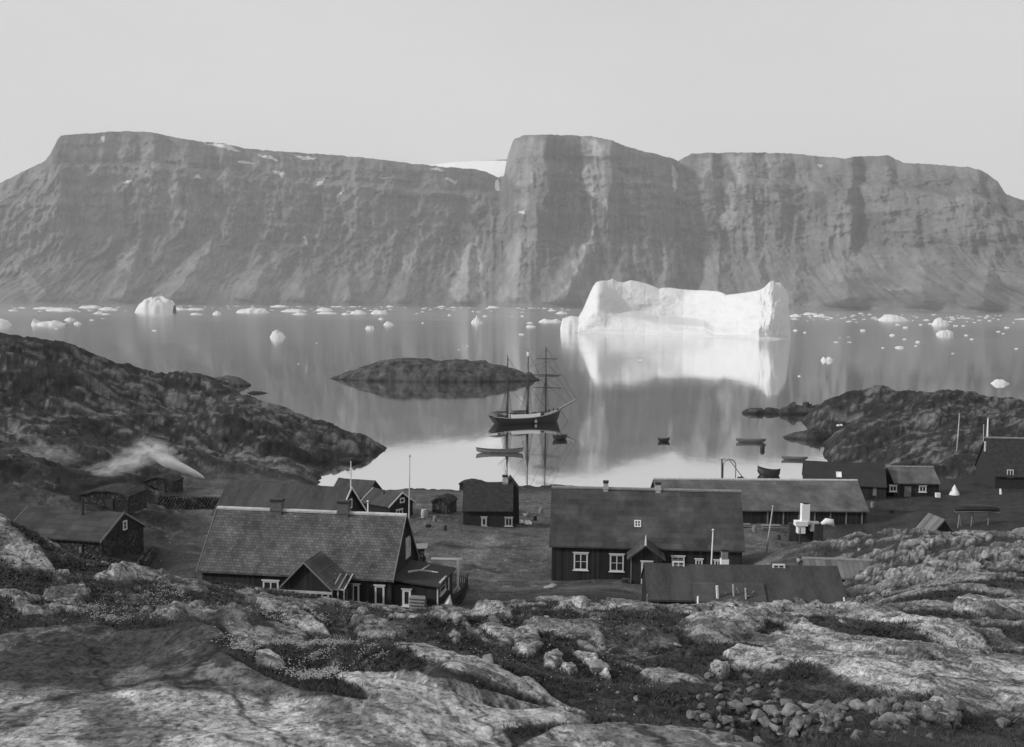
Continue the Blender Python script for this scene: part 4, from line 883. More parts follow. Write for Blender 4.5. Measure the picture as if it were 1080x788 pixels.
# -- 9: A-frame shed, racks, upturned boat at the right
a = gd(1002, 109.5); zb = gz(a.x, a.y); zb = min(max(zb, 6.6), 7.6); r = empty('boat_shed', (a.x, a.y, zb), R(6), label='small A-shaped shed with plank roof reaching the ground, behind the lichen knoll', cat='shed')
q = MB(); q.extry([(-1.5, -.8), (1.5, -.8), (1.35, .05), (0, 1.75), (-1.55, .05)], 0, 3.1); q.build('wall', M['tar'], r)
q = MB(); q.slab((-1.75, -.15, -.15), (.02, -.15, 1.86), (.02, 3.3, 1.86), (-1.75, 3.3, -.15), .09); q.slab((.02, -.15, 1.86), (1.6, -.15, -.15), (1.6, 3.3, -.15), (.02, 3.3, 1.86), .09)
ro = q.build('roof', boards('plank_roof', .14, 'y', .5, .4, lap=.9), r)

# ------------------------------------------------------------------ boats
def boat(name, label, loc, rz, L, B, H, mat='hullgrey', sheer=.5, rake=.15, group=None, thwarts=3, tilt=0, up=False, stripe=None, cat='boat'):
    r = empty(name, loc, rz, label=label, cat=cat, group=group); ns = 22; nc = 9; vs = []
    for lay, off in ((0, 0), (1, .05)):
        for i in range(ns):
            s_ = i / (ns - 1); e = 2 * s_ - 1; hb = (B / 2) * (1 - abs(e) ** 2.6) + .03 - off * .8; hb = max(hb, .012)
            zt = H * (1 + sheer * abs(e) ** 2.5) ; zk = H * .55 * abs(e) ** 5 + off
            for k in range(nc):
                a = -1 + 2 * k / (nc - 1); zz_ = zk + (zt - zk) * abs(a) ** 2.2; yy = hb * (math.sin(a * math.pi / 2))
                xx = (s_ - .5) * L * (1 + rake * (zz_ / H - 1) * abs(e) * .25); vs.append((xx, yy, zz_ - .16 * H))
    fs = []; N_ = ns * nc
    for i in range(ns - 1):
        for k in range(nc - 1):
            q = i * nc + k; fs.append((q, q + 1, q + nc + 1, q + nc)); fs.append((N_ + q, N_ + q + nc, N_ + q + nc + 1, N_ + q + 1))
        for k in (0, nc - 1):
            q = i * nc + k; fs.append((q, q + nc, N_ + q + nc, N_ + q))
    m_ = MB(); m_.add(vs, fs); hu = m_.build('hull', M[mat], r, True)
    if thwarts:
        for k in range(thwarts):
            x = (k - (thwarts - 1) / 2) * L * .22; e = 2 * x / L; hb = B / 2 * (1 - abs(e) ** 2.6) - .04
            MB().box(x - .12, x + .12, -hb, hb, H * .62, H * .62 + .05).build('thwart', M['wood'], r)
    st = MB()
    for sg in (0, nc - 1):
        st.tube([Vector(vs[i * nc + sg]) + Vector((0, 0, .02)) for i in range(ns)], .045, 5)
    st.build('gunwale', M[stripe or 'wood'], r)
    if up: r.rotation_euler = (math.pi, 0, rz)
    elif tilt: r.rotation_euler = (tilt, 0, rz)
    return r
def wat(px, py): return G(px, py, 0)
b1 = boat('skin_boat', 'long light-hulled open boat with high stem, afloat below the anchored ship', wat(527, 477.5), R(3), 9.3, 1.6, .72, 'skin', .6, stripe='darkwood', thwarts=5)
boat('rowing_boat', 'stubby black boat floating close under the bow of the ship', wat(590.5, 463.5), R(20), 3.4, 1.8, 1.0, 'hull', .2, stripe='darkwood')
boat('rowing_boat', 'tiny rowing boat afloat alone in the middle of the bay', wat(700, 465.5), R(5), 2.6, 1.0, .8, 'hull', .3)
boat('rowing_boat', 'slim double-ended boat lying flat on the bay above the storehouse roof', wat(792, 466.5), R(-2), 6.4, 1.2, .75, 'hullgrey', .3, thwarts=4)
boat('rowing_boat', 'low dark boat floating farthest right on the bay, above the warehouse roof', wat(838, 485), R(-8), 4.9, 1.1, .6, 'hullgrey', .25, thwarts=3)
p = wat(813, 503); boat('rowing_boat', 'black open boat with upturned ends showing just above the storehouse ridge', (p.x, p.y + 2, -.12), R(-16), 3.9, 1.7, 1.25, 'hull', .35, stripe='darkwood').rotation_euler.y = R(5)
p = wat(804, 474.5); q = MB(); q.tube([(p.x, p.y, -.25), (p.x, p.y, .1), (p.x, p.y, .6), (p.x, p.y, .95), (p.x, p.y, 1.05)], [.3, .48, .5, .3, .08], 12); thing_mesh(q, 'buoy', 'hull', 'dark round mooring buoy floating beside the slim boat', 'buoy', smooth=True)
p = gd(1037, 119); zz0 = max(gz(p.x, p.y), 4.5)
r = empty('boat_rack', (p.x, p.y, zz0), R(-2), label='trestle rack of poles carrying an upturned dark boat', cat='rack')
for xx in (-1.9, -.5, 1.3):
    q = MB(); q.tube([(xx - .35, -.5, -.4), (xx, 0, 1.5)], .06); q.tube([(xx + .35, .5, -.4), (xx, 0, 1.5)], .06); q.build('trestle', M['wood'], r)
q = MB(); q.tube([(-2.4, -.3, 1.38), (2.3, -.3, 1.42)], .06); q.tube([(-2.4, .3, 1.38), (2.3, .3, 1.42)], .06); q.build('rail', M['wood'], r)
boat('upturned_boat', 'dark boat stored keel-up on the pole rack at the right', (p.x, p.y, zz0 + 2.05), R(-2), 4.8, 1.3, .6, 'hull', .3, up=True, thwarts=0)

# ------------------------------------------------------------------ the three-masted ship
sp = G(555, 446, 0); SH = empty('sailing_ship', (sp.x, sp.y, 0), R(27), label='three-masted wooden ship at anchor, sails furled, pale band along its black hull', cat='ship')
LS = 19.6; ns, nc = 44, 13
def sheer_z(s_): return 1.55 + 1.5 * max(0, (s_ - .45) / .55) ** 1.8 + .55 * max(0, (.3 - s_) / .3) ** 1.6
def hbeam(s_): return 2.45 * (1 - max(0, (s_ - .45) / .55) ** 2.4) * (1 - .38 * max(0, (.32 - s_) / .32) ** 2) + .02
def shell(z_lo, z_hi, grow_=0.0):
    vs = []
    for i in range(ns):
        s_ = i / (ns - 1); zt = sheer_z(s_)
        for k in range(nc):
            a = -1 + 2 * k / (nc - 1); f = abs(a); zlow = -.9
            zq = zlow + (zt + z_hi - zlow) * f ** 1.5 if z_lo is None else (zt + z_lo + (z_hi - z_lo) * 0)
            hb = hbeam(s_) * math.sin(f * math.pi / 2) ** .55 + grow_
            counter = max(0, 1 - s_ / .12) * (1 - f ** 2) * 1.8; rakeb = max(0, (s_ - .9) / .1) * (1 - f) * -1.6
            vs.append(((s_ - .5) * LS + counter + rakeb, math.copysign(hb, a) if a else 0, zq))
    return vs
vs = shell(None, 0); fs = [(i * nc + k, (i + 1) * nc + k, (i + 1) * nc + k + 1, i * nc + k + 1) for i in range(ns - 1) for k in range(nc - 1)]
fs.append(tuple(range(nc))); fs.append(tuple((ns - 1) * nc + k for k in range(nc))[::-1])
q = MB(); q.add(vs, fs)
dk = [((i / (ns - 1) - .5) * LS, sg * (hbeam(i / (ns - 1)) - .05), sheer_z(i / (ns - 1)) - .45) for sg in (-1, 1) for i in range(ns)]
hu = q.build('hull', M['hull'], SH, True)
q = MB(); q.add(dk, [(i, i + 1, ns + i + 1, ns + i) for i in range(ns - 1)]); q.build('deck', M['wood'], SH)
for sg in (-1, 1):
    def strip(s0, s1, za, zb_, out, mat, name):
        q = MB(); n_ = 20; vs = []
        for i in range(n_ + 1):
            s_ = s0 + (s1 - s0) * i / n_; hb = hbeam(s_)
            for z_, o_ in ((za, out), (zb_, out), (zb_, -.06), (za, -.06)): vs.append(((s_ - .5) * LS, sg * (hb + o_), sheer_z(s_) + z_))
        fs = []
        for i in range(n_):
            for k in range(4): fs.append((i * 4 + k, i * 4 + (k + 1) % 4, i * 4 + 4 + (k + 1) % 4, i * 4 + 4 + k))
        fs += [(0, 1, 2, 3), (n_ * 4 + 3, n_ * 4 + 2, n_ * 4 + 1, n_ * 4)]
        q.add(vs, fs); return q.build(name, M[mat], SH)
    strip(.0, .995, -.12, .04, .07, 'cream', 'rail'); strip(.24, .64, .05, .85, .05, 'lime', 'bulwark'); strip(.7, .92, .05, .5, .04, 'cream', 'bulwark'); strip(.64, .7, .05, .45, .05, 'darkwood', 'bulwark')
    q = MB()
    for k in range(9):
        s_ = .02 + k * .025; q.box((s_ - .5) * LS - .03, (s_ - .5) * LS + .03, sg * hbeam(s_) - .03, sg * hbeam(s_) + .03, sheer_z(s_), sheer_z(s_) + .6)
    q.tube([((s_ - .5) * LS, sg * hbeam(s_), sheer_z(s_) + .6) for s_ in (.02, .1, .22)], .04, 5); q.build('stern_railing', M['spar'], SH)
def dkz(s_): return sheer_z(s_) - .45
for (s0, s1, hw, hh, mt, nm) in ((.27, .47, 1.2, 1.3, 'white', 'deckhouse'), (.53, .6, .8, .9, 'cream', 'deckhouse'), (.72, .8, 1.0, .9, 'darkwood', 'hatch'), (.1, .17, .7, .8, 'darkwood', 'skylight')):
    x0, x1 = (s0 - .5) * LS, (s1 - .5) * LS; q = MB(); q.box(x0, x1, -hw, hw, dkz(s0) - .1, dkz(s0) + hh); o = q.build(nm, M[mt], SH); MB().box(x0 - .12, x1 + .12, -hw - .12, hw + .12, dkz(s0) + hh, dkz(s0) + hh + .09).build('roof', M['spar'], o)
q = MB(); q.tube([(-3.9, .5, 2.95), (-2.6, .55, 2.8), (-1.2, .5, 2.9)], [.2, .4, .16], 8); q.build('ships_boat', M['hullgrey'], SH, True)
q = MB(); q.tube([(.1, 0, 1.2), (.1, 0, 3.4)], .26, 10); q.build('funnel', M['iron'], SH)
mast = {}
topz = {}
for nm, s_, top in (('mizzen_mast', .235, 16.9), ('main_mast', .525, 18.2), ('foremast', .78, 18.9)):
    x = (s_ - .5) * LS; z0 = dkz(s_); rk = -.02
    q = MB(); q.tube([(x, 0, z0), (x + rk * 8, 0, z0 + (top - z0) * .58)], [.25, .2], 9); q.tube([(x + rk * 7 + .16, 0, z0 + (top - z0) * .5), (x + rk * 16 + .16, 0, top)], [.17, .08], 8)
    o = q.build('mast', M['spar'], SH); mast[nm] = (x, z0, top, o)
x, z0, top, mo = mast['main_mast']
q = MB(); q.tube([(x - .1, 0, 16.6), (x - .1, 0, 17.6)], [.3, .42], 10); q.build('crows_nest', M['white'], mo)
x, z0, top, fo = mast['foremast']
ya = R(-34)
for zy, ln, fr_ in ((8.6, 8.2, 0), (11.8, 7.8, 1), (15.8, 5.8, 0)):
    dx, dy = math.sin(ya) * ln / 2, math.cos(ya) * ln / 2; xf = x + .25
    q = MB(); q.tube([(xf - dx, -dy, zy + .05), (xf, 0, zy), (xf + dx, dy, zy - .1)], [.08, .15, .08], 7); yd = q.build('yard', M['spar'], fo)
    if fr_:
        q = MB(); q.tube([(xf - dx * .9, -dy * .9, zy - .2), (xf - dx * .4, -dy * .4, zy - .3), (xf, 0, zy - .24), (xf + dx * .5, dy * .5, zy - .36), (xf + dx * .92, dy * .92, zy - .26)], [.1, .24, .2, .26, .1], 8); q.build('furled_sail', M['hullgrey'], yd, True)
# gaffs, booms and furled fore-and-aft sails
for nm, bl in (('mizzen_mast', 5.6), ('main_mast', 5.2)):
    x, z0, top, mo = mast[nm]; q = MB(); q.tube([(x - .2, 0, z0 + 1.5), (x - bl, .1, z0 + 1.7)], [.11, .07]); q.build('boom', M['cream'], mo)
    q = MB(); q.tube([(x - .15, 0, z0 + 7.3), (x - 2.6, 0, z0 + 8.9)], [.11, .06]); q.build('gaff', M['spar'], mo)
    q = MB(); q.tube([(x - .22, 0, z0 + 6.8), (x - .26, .05, z0 + 4.5), (x - .4, 0, z0 + 2)], [.12, .3, .16], 7); q.tube([(x - .3, .05, z0 + 1.75), (x - bl * .5, .08, z0 + 1.9), (x - bl * .85, .1, z0 + 1.8)], [.2, .26, .1], 7); q.build('furled_sail', M['skin'], mo, True)
bs = Vector((LS / 2 - .8, 0, sheer_z(1) - .15)); be = Vector((LS / 2 + 4.6, 0, sheer_z(1) + 2.15)); q = MB(); q.tube([bs, be], [.2, .07]); q.build('bowsprit', M['spar'], SH)
q = MB(); q.tube([bs + Vector((.3, 0, .25)), be + Vector((-.4, 0, .12))], [.16, .12]); q.build('furled_jib', M['cream'], SH)
q = MB(); rr_ = .042
for nm in mast:
    x, z0, top, mo = mast[nm]; zc = z0 + (top - z0) * .56
    for sg in (-1, 1):
        for k in (-.9, -.45, 0, .45): q.tube([(x + k - .3, sg * (hbeam(x / LS + .5)), sheer_z(x / LS + .5)), (x, sg * .1, zc)], rr_, 4, False)
        for k in (-.6, .1): q.tube([(x + k - .5, sg * .6, zc - .4), (x + .1, 0, top - .6)], rr_ * .7, 4, False)
        for k in range(6):
            f = (k + 1) / 8; q.tube([(x - 1.2 * (1 - f) - .3 * (1 - f), sg * (hbeam(x / LS + .5) * (1 - f) + .1 * f), sheer_z(x / LS + .5) * (1 - f) + zc * f), (x + .15 * (1 - f), sg * (hbeam(x / LS + .5) * (1 - f) + .1 * f), sheer_z(x / LS + .5) * (1 - f) + zc * f)], rr_ * .6, 3, False)
fx, fz = mast['foremast'][0], mast['foremast'][2]
for zt_, fr_ in ((fz - .4, 1), (fz - 3.4, .8), (9.6, .55)): q.tube([(fx + .1, 0, zt_), bs.lerp(be, fr_)], rr_, 4, False)
for a_, b_ in (('foremast', 'main_mast'), ('main_mast', 'mizzen_mast')): q.tube([(mast[a_][0], 0, 8.6), (mast[b_][0], 0, mast[b_][2] - .8)], rr_, 4, False); q.tube([(mast[a_][0], 0, 3.4), (mast[b_][0], 0, 9.4)], rr_, 4, False)
for zy, ln in ((8.6, 8.2), (11.8, 7.8), (15.8, 5.8)):
    for sg in (-1, 1): q.tube([(fx + .25 + sg * math.sin(ya) * ln / 2, sg * math.cos(ya) * ln / 2, zy), (fx, 0, zy + 2.4)], rr_ * .7, 4, False); q.tube([(fx + .25 + sg * math.sin(ya) * ln / 2, sg * math.cos(ya) * ln / 2, zy), (mast['main_mast'][0], 0, zy - 2.0)], rr_ * .7, 4, False)
q.build('rigging', M['spar'], SH)
q = MB(); q.tube([(LS / 2 - .3, -.3, 2.9), (LS / 2 + .8, -.5, 1.2), (LS / 2 + 2.0, -.7, -.2)], .04, 5); q.build('anchor_chain', M['iron'], SH)
q = MB(); q.tube([(1.3, -2.62, .25), (1.3, -2.7, .95)], .3, 10); q.build('fender', M['cream'], SH)
rgs = random.Random(4)
for k in range(22):
    s_ = rgs.choice([rgs.uniform(.05, .22), rgs.uniform(.48, .7), rgs.uniform(.8, .95)]); x = (s_ - .5) * LS; y = rgs.uniform(-.8, .8) * (hbeam(s_) - .5); e = rgs.uniform(.12, .32)
    q = MB(); q.tube([(x, y, dkz(s_) - .05), (x, y, dkz(s_) + e), (x, y, dkz(s_) + rgs.uniform(.7, 1.3))], [e, e * 1.1, e * .8], 6); q.build('deck_barrel', M['darkwood' if k % 3 else 'wood'], SH)
q = MB(); q.box(-LS / 2 + 1.5, -LS / 2 + 2.1, -.06, .06, -.8, .35); q.build('rudder', M['hull'], SH)

# ------------------------------------------------------------------ the great iceberg
def ice_mat(name='iceberg_ice', v=.62):
    m, n, b = _base(name); c = coords(n); f = noise_n(n, coords(n, (1, 1, 2.5)), .05, 7, .6); f2 = noise_n(n, c, .4, 6, .65)
    k = ramp_n(n, math_n(n, 'ADD', math_n(n, 'MULTIPLY', f, .6), math_n(n, 'MULTIPLY', f2, .4)), [(.36, v * .88), (.5, v * .97), (.62, v)]); n.links.new(k, b.inputs['Base Color']); b.inputs['Roughness'].default_value = .7
    b.inputs['Subsurface Weight'].default_value = 0
    bump_n(n, b, math_n(n, 'ADD', f, f2), .6, .8); return m
ICE = ice_mat()
top = [(609, 350.5), (609.8, 334), (614, 327), (618, 317), (624, 303), (628, 297.5), (634, 296), (640, 296), (645, 294), (650, 297), (656, 298), (664, 295.5), (672, 297), (680, 299), (688, 302), (694, 304.8), (698, 303.5), (706, 303.5), (716, 305), (730, 306), (745, 306.5), (756, 307.5), (761, 309), (765, 311), (775, 310), (786, 308.5),
       (798, 306.5), (804, 303.5), (808, 299.5), (811, 296.5), (814, 296), (816, 298), (818.5, 298), (822, 298.5), (824, 302), (827, 306), (830, 312), (830.5, 325), (832, 335), (833.5, 350), (834, 357)]
wl = [(609, 351.5), (640, 352), (680, 352.8), (720, 354), (760, 356), (800, 357.8), (834, 358)]
gx = np.linspace(609.2, 833.8, 420); rsI = np.random.RandomState(2); ty = np.interp(gx, *zip(*top)); wy = np.interp(gx, *zip(*wl))
dw = np.array([G(a, b_, 0).y for a, b_ in zip(gx, wy)])
off = np.interp(gx, [609, 618, 630, 637, 645, 690, 735, 741, 760, 790, 810, 815, 822, 828, 834], [18, 8, 0, 5, 16, 38, 56, 46, 18, 4, -8, -8, -4, 3, 34])
kk = np.hanning(17); kk /= kk.sum(); off = np.convolve(np.pad(off, 8, 'edge'), kk, 'valid')
tt = np.linspace(0, 1, 90)[:, None]
apron = np.interp(gx, [609, 640, 700, 742, 752, 834], [.45, .30, .20, .16, .06, .03])[None, :]       # foot sloping out to the water
hgt0 = CAMZ - (ty - hz(gx)) / FPX * (dw + off + 18)
f_ap = np.clip(tt / (apron + 1e-3), 0, 1); f_up = np.clip((tt - apron) / (1 - apron), 0, 1)
nzx = gx * .8
Hgt = np.maximum(hgt0, .3)[None, :] * tt
D_ = dw[None, :] + off[None, :] * (.25 * f_ap + .75 * sstep(0, .25, f_up) * (f_ap > .99)) + 14 * f_up ** 2 * .6 + 3 * f_ap + 8 * f_up ** 8
XXw = (gx[None, :] - CX) / FPX * dw[None, :]
flute = ridged(XXw / 7 + .3 * gn(Hgt / 9, XXw / 9, 6), Hgt / 30, 4, 401) * sstep(745, 800, gx)[None, :] * sstep(0, .2, tt) * 1.6
D_ = D_ - flute + 2.8 * fbm(XXw / 30, Hgt / 20, 4, 411, .42) * sstep(0, .15, tt) + .35 * np.abs(gn(XXw / 4, Hgt / 5, 415)) + 1.5 * (worley(XXw / 11 + .3 * gn(XXw / 9, Hgt / 9, 3), Hgt / 8, 417)[2] - .5) * .35 * sstep(0, .12, tt)
D_ = D_ + .9 * sstep(.015, .0, np.abs(tt - .05)) 
py_t = hz(gx) + FPX * (CAMZ - Hgt) / D_
XI = (gx[None, :] - CX) / FPX * D_; rowsI = [np.stack([XI, D_, Hgt - .2 * (tt < .01)], -1)]
dt = D_[-1]; zt_ = Hgt[-1]
for k in range(1, 26):                               # top surface falling away, then the far side
    f = k / 25; dk_ = dt + f * 62; zk = zt_ * np.where(f < .75, 1 - .12 * f + .04 * gn(gx / 30, gx * 0 + k * .6, 421), 1 - (f - .6) * 2.5)
    zk = np.minimum(zk, zt_ - .2 * f) if f < .75 else np.maximum(zk, -.3); rowsI.append(np.stack([(gx - CX) / FPX * dk_ * (1 - 0 * f), dk_, zk], -1)[None])
VI = np.concatenate(rowsI, 0); nr_ = VI.shape[0]; org = VI.reshape(-1, 3).mean(0); org[2] = 0
ib = np_mesh('iceberg', VI.reshape(-1, 3) - org, grid_faces(nr_, 420), ICE, True); ib.location = org
q = []; setp(ib, 'huge table-shaped white iceberg with a spire at its right end', 'iceberg')
# dark overhang mark at the right foot
def berg(px0, px1, py_base, py_top, label, shape='lump', seed=1, cat='iceberg', group=None, deep=.6, name='ice_block', tone=None):
    a = G(px0, py_base, 0); b_ = G(px1, py_base, 0); Wd = b_.x - a.x; Hh = CAMZ - (py_top - hz(px0)) / FPX * (a.y + Wd * deep * .5); Hh *= 1 if cat == 'iceberg' else .8; rs = np.random.RandomState(seed)
    nu, nv = 48, 30; u = np.linspace(-1, 1, nu)[None, :]; v = np.linspace(-1, 1, nv)[:, None]
    if shape == 'dome': pr = (1 - np.abs(u - .15) ** 2.6 * .9).clip(0) ** .6
    elif shape == 'block': pr = np.interp(u, [-1, -.85, -.3, .4, .9, 1], [.2, .85, 1, .95, .9, .3])
    elif shape == 'wedge': pr = np.interp(u, [-1, -.9, -.6, 0, .4, 1], [.1, 1, .45, .6, .7, .1])
    elif shape == 'slab': pr = (1 - np.abs(u) ** 6) * (.75 + .3 * gn(u * 2.3, u * 0 + .37, seed))
    elif shape == 'peak': pr = (1 - np.abs(u + .1)) ** .8 * (1 + .3 * gn(u * 4, u * 0, seed)) + .05
    else: pr = (1 - np.abs(u) ** 2.4) * (.9 + .2 * gn(u * 2.1 + seed, u * 0, seed)) * (1 - .35 * u)
    z = Hh * pr.clip(0, 1.3) * (1 - np.abs(v) ** 3).clip(0) ** .6 * (1 + (.04 if shape == 'block' else .15) * gn(u * 4, v * 3 + seed, seed)) - .15 * (np.abs(v) > .95) - .05
    x = u * Wd / 2 * (1 + .06 * gn(v * 1.3 + .2, u * 2, seed + 3)); z = z * (1 + (.03 if shape == 'block' else .12) * fbm(u * 5, v * 4 + seed, 4, seed)); y = v * Wd * deep / 2 * np.sqrt(1 - .8 * u ** 2) * (1 + .12 * gn(u * 3, v * 2, seed + 5))
    o = np_mesh(name, np.stack([x + 0 * v, y, z], -1).reshape(-1, 3), grid_faces(nv, nu), ICE, True); o.location = ((a.x + b_.x) / 2, a.y + Wd * deep * .5, 0)
    return setp(o, label, cat, group)
berg(591.5, 622, 350.8, 333.5, 'block of ice standing against the left foot of the huge iceberg', 'block', 3, deep=.9)
berg(138, 190, 330, 314.5, 'pale dome-shaped iceberg, largest of the ice at the left', 'dome', 4)
berg(30, 71, 343, 334.5, 'low white floe tapering to the right with a raised left end, above the left hill', 'wedge', 5, 'ice floe')
berg(-30, 12, 343, 333, 'flat white floe cut off by the left edge of the photo', 'slab', 6, 'ice floe')
berg(284, 301, 356, 346, 'small ragged ice lump floating alone below the dome-shaped berg and to its right', 'lump', 7, 'ice floe')
berg(247, 287, 330, 322, 'long low floe with lumpy top right of the dome-shaped berg', 'slab', 8, 'ice floe')
berg(497, 510, 341, 332.5, 'small triangular ice peak floating left of the great iceberg', 'peak', 9, 'ice floe')
berg(568, 593, 340, 334.5, 'flat floe just left of the great iceberg', 'slab', 10, 'ice floe')
berg(385, 395, 347, 342, 'small square-topped floe in open water beneath the left cliff', 'slab', 11, 'ice floe')
berg(404, 416, 343, 338, 'rounded floe above and right of the square-topped one', 'lump', 12, 'ice floe')
berg(930, 957, 338.5, 330, 'ragged sloping floe, biggest of the ice right of the great iceberg', 'lump', 13, 'ice floe')
berg(985, 1001, 343, 333.5, 'jagged knob of ice near the right shore of the fjord', 'lump', 14, 'ice floe')
berg(989, 1005, 353.5, 347, 'rounded floe with a bright top just below the jagged knob', 'dome', 15, 'ice floe')
berg(867, 880, 380.5, 375, 'lone small slab of ice in open water right of the great iceberg', 'slab', 16, 'ice floe')
berg(1048, 1066, 405, 399, 'broken white floe nearest the right-hand rocks', 'lump', 17, 'ice floe')
berg(945, 954, 367, 364, 'thin ice cake floating between the lone slab and the far floes', 'slab', 18, 'ice floe')
p = onto(886, 454); 
if p: 
    o = berg(882, 893, 453, 446, 'white lump of ice grounded among the right-hand rocks', 'lump', 19, 'ice floe'); 
# the many small floes along the foot of the far cliffs
rs = np.random.RandomState(12); protos = []
for k in range(7):
    nu, nv = 16, 11; u = np.linspace(-1, 1, nu)[None, :]; v = np.linspace(-1, 1, nv)[:, None]
    z = (1 - np.abs(u) ** (2 + k % 4 * 2)).clip(0) * (1 - np.abs(v) ** 3).clip(0) ** .6 * (.7 + .5 * gn(u * 2.2 + k * 3, v * 1.5, k)) - .03
    me = np_mesh('ice_floe', np.stack([u * (1 + .15 * gn(v * 2, u, k)) + 0 * v, v * np.sqrt(1 - .8 * u ** 2), z], -1).reshape(-1, 3), grid_faces(nv, nu), ICE, True); protos.append(me.data); bpy.data.objects.remove(me)
spots = []
for px, py, w_, h_ in ((14, 327, 10, 3), (48, 325, 24, 4), (66, 327, 30, 6), (95, 324, 22, 5), (104, 330, 12, 4), (114, 326, 20, 5), (112, 331, 8, 3), (74, 337, 12, 6), (82, 341, 8, 5), (97, 337, 5, 2), (163, 348, 5, 2), (60, 346, 4, 2),
                       (190, 326, 14, 4), (206, 326, 18, 4), (207, 331, 13, 4), (229, 331, 9, 7), (295, 323, 18, 4), (310, 328, 26, 5), (316, 331, 16, 5), (342, 327, 18, 6), (345, 330, 20, 4), (365, 331, 10, 4), (378, 330, 17, 7), (400, 330, 17, 7), (355, 323, 12, 2), (372, 323, 10, 2),
                       (411, 323, 8, 3), (447, 325, 5, 2), (466, 323, 9, 3), (478, 323, 6, 2), (520, 323, 12, 4), (499, 328, 3, 2), (514, 325, 4, 2), (474, 332, 4, 3), (512, 333, 5, 3), (551, 333, 4, 3), (559, 340, 7, 2.5), (560, 344, 10, 3.5), (550, 352, 6, 2), (582, 327, 10, 3), (592, 330, 12, 4), (446, 340, 3, 2), (402, 336, 6, 4),
                       (839, 333, 12, 5), (855, 331, 14, 4), (864, 333, 12, 5), (838, 336, 8, 2), (877, 335, 4, 2), (908, 330, 5, 2), (917, 331, 4, 2), (839, 348, 5, 3), (849, 350, 3, 2), (910, 348, 5, 3), (886, 355, 4, 2), (895, 354.5, 4, 1.5), (882, 360, 5, 1.5), (896, 360, 6, 1.2), (941, 353, 6, 3), (947, 342, 5, 2), (955, 345, 5, 3),
                       (954, 357, 4, 2), (968, 360, 5, 2.5), (966, 364, 3, 1.5), (977, 337, 7, 2.5), (971, 342, 4, 2), (982, 341, 6, 2), (1008, 343, 5, 2), (1016, 343, 4, 2), (1014, 334, 3, 1), (1021, 335, 6, 1.5), (1033, 337, 5, 1.5), (1040, 334, 5, 1.5), (1062, 345, 5, 2.5), (1053, 349, 4, 2), (1058, 351, 3, 1.5), (1019, 353, 4, 2), (1025, 357, 4, 2), (1078, 336, 8, 2.5), (1072, 367, 4, 1.5), (1005, 372, 3, 1), (931, 366, 3, 1.5),
                       (484, 368, 3, 1.2), (493, 364, 3, 1), (334, 361, 2, 1.2), (315, 383, 3, 1), (676, 379, 6, 1.5), (843, 396, 3, 2)):
    spots.append((px, py + 1, w_, h_))
for k in range(190):
    px = rs.uniform(0, 600) if k < 115 else rs.uniform(836, 1078); yb = 322 if px < 600 else 331
    spots.append((px, yb + abs(rs.normal()) * 4 + .8 + (px - 836) * .004 * (px > 800), rs.uniform(1.5, 6), rs.uniform(.7, 1.6)))
for i, (px, py, w_, h_) in enumerate(spots):
    g_ = G(px, py, 0); sc = g_.y / FPX
    if g_.y > 5300: g_ = G(px, hz(px) + 7.2, 0); sc = g_.y / FPX
    o = bpy.data.objects.new('ice_floe', protos[i % 7]); COL.objects.link(o); o.location = (g_.x, g_.y, 0); o.scale = (w_ * sc / 2, w_ * sc * .5, h_ * sc * .62); o.rotation_euler = (0, 0, rs.uniform(-.3, .3))
    setp(o, 'small white ice floe among the scattered drift ice on the fjord', 'ice floe', 'drift ice scattered over the fjord')

# ------------------------------------------------------------------ poles, posts, tents and other small things
def pole(px_b, py_b, px_t, py_t, d, r0, label, name='flagpole', mat='cream', cat='flagpole', cap=True, z0=None):
    a = P(px_b, py_b, d); b_ = P(px_t, py_t, d); g_ = gz(a.x, a.y)
    if z0 is not None: a.z = z0
    elif a.z > g_: a = Vector((a.x, a.y, g_ - .3))
    q = MB(); q.tube([(0, 0, 0), (b_ - a) * .5, b_ - a], [r0, r0 * .85, r0 * .55], 8)
    if cap: e = b_ - a; q.tube([e, e + Vector((0, 0, .12)), e + Vector((0, 0, .2))], [r0 * .6, r0 * 1.4, .02], 8)
    o = q.build(name, M[mat], None, True); o.location = a; return setp(o, label, cat)
pole(430.7, 545, 432.2, 482, 95, .075, 'tall bare flagpole rising behind the right gable of the shingled house')
pole(388, 544, 388, 530, 94, .09, 'short thick white post between the shingle roof and the white-gabled cottage', 'post', 'white', 'post')
pole(808, 585, 815, 535, 108, .09, 'leaning pale pole with a small cross-piece, right of the big house', 'post', 'cream', 'pole')
pole(748.5, 598, 752, 560.5, 81, .075, 'slender pale flagpole standing behind the long low shed', 'flagpole', 'white')
pole(1008.5, 484, 1012, 437, 196, .13, 'tall pale pole leaning a little on the right-hand rocks', 'post', 'cream', 'pole')
pole(1037.5, 462, 1037.5, 449, 175, .08, 'thin pole above the left gable of the tall dark house at the right', 'post', 'cream', 'pole')
pole(1042, 448, 1042, 441, 195, .2, 'short white marker on the rocks above the tall dark house', 'marker_post', 'white', 'marker', False)
pole(1056, 527, 1055, 515.5, 150, .22, 'white plank standing upright on the grass below the tall dark house', 'plank', 'white', 'plank', False)
pole(893, 642, 890, 630, 66, .08, 'short white-topped stake at the right end of the long low shed', 'stake', 'white', 'stake', False)
pole(737, 640, 736, 629, 66, .1, 'stubby white post on the rocks before the long low shed', 'stake', 'white', 'stake', False)
pole(843.5, 567, 844, 557, 112, .1, 'dark stump-like post in front of the white chimney stack', 'stake', 'darkwood', 'stake', False)
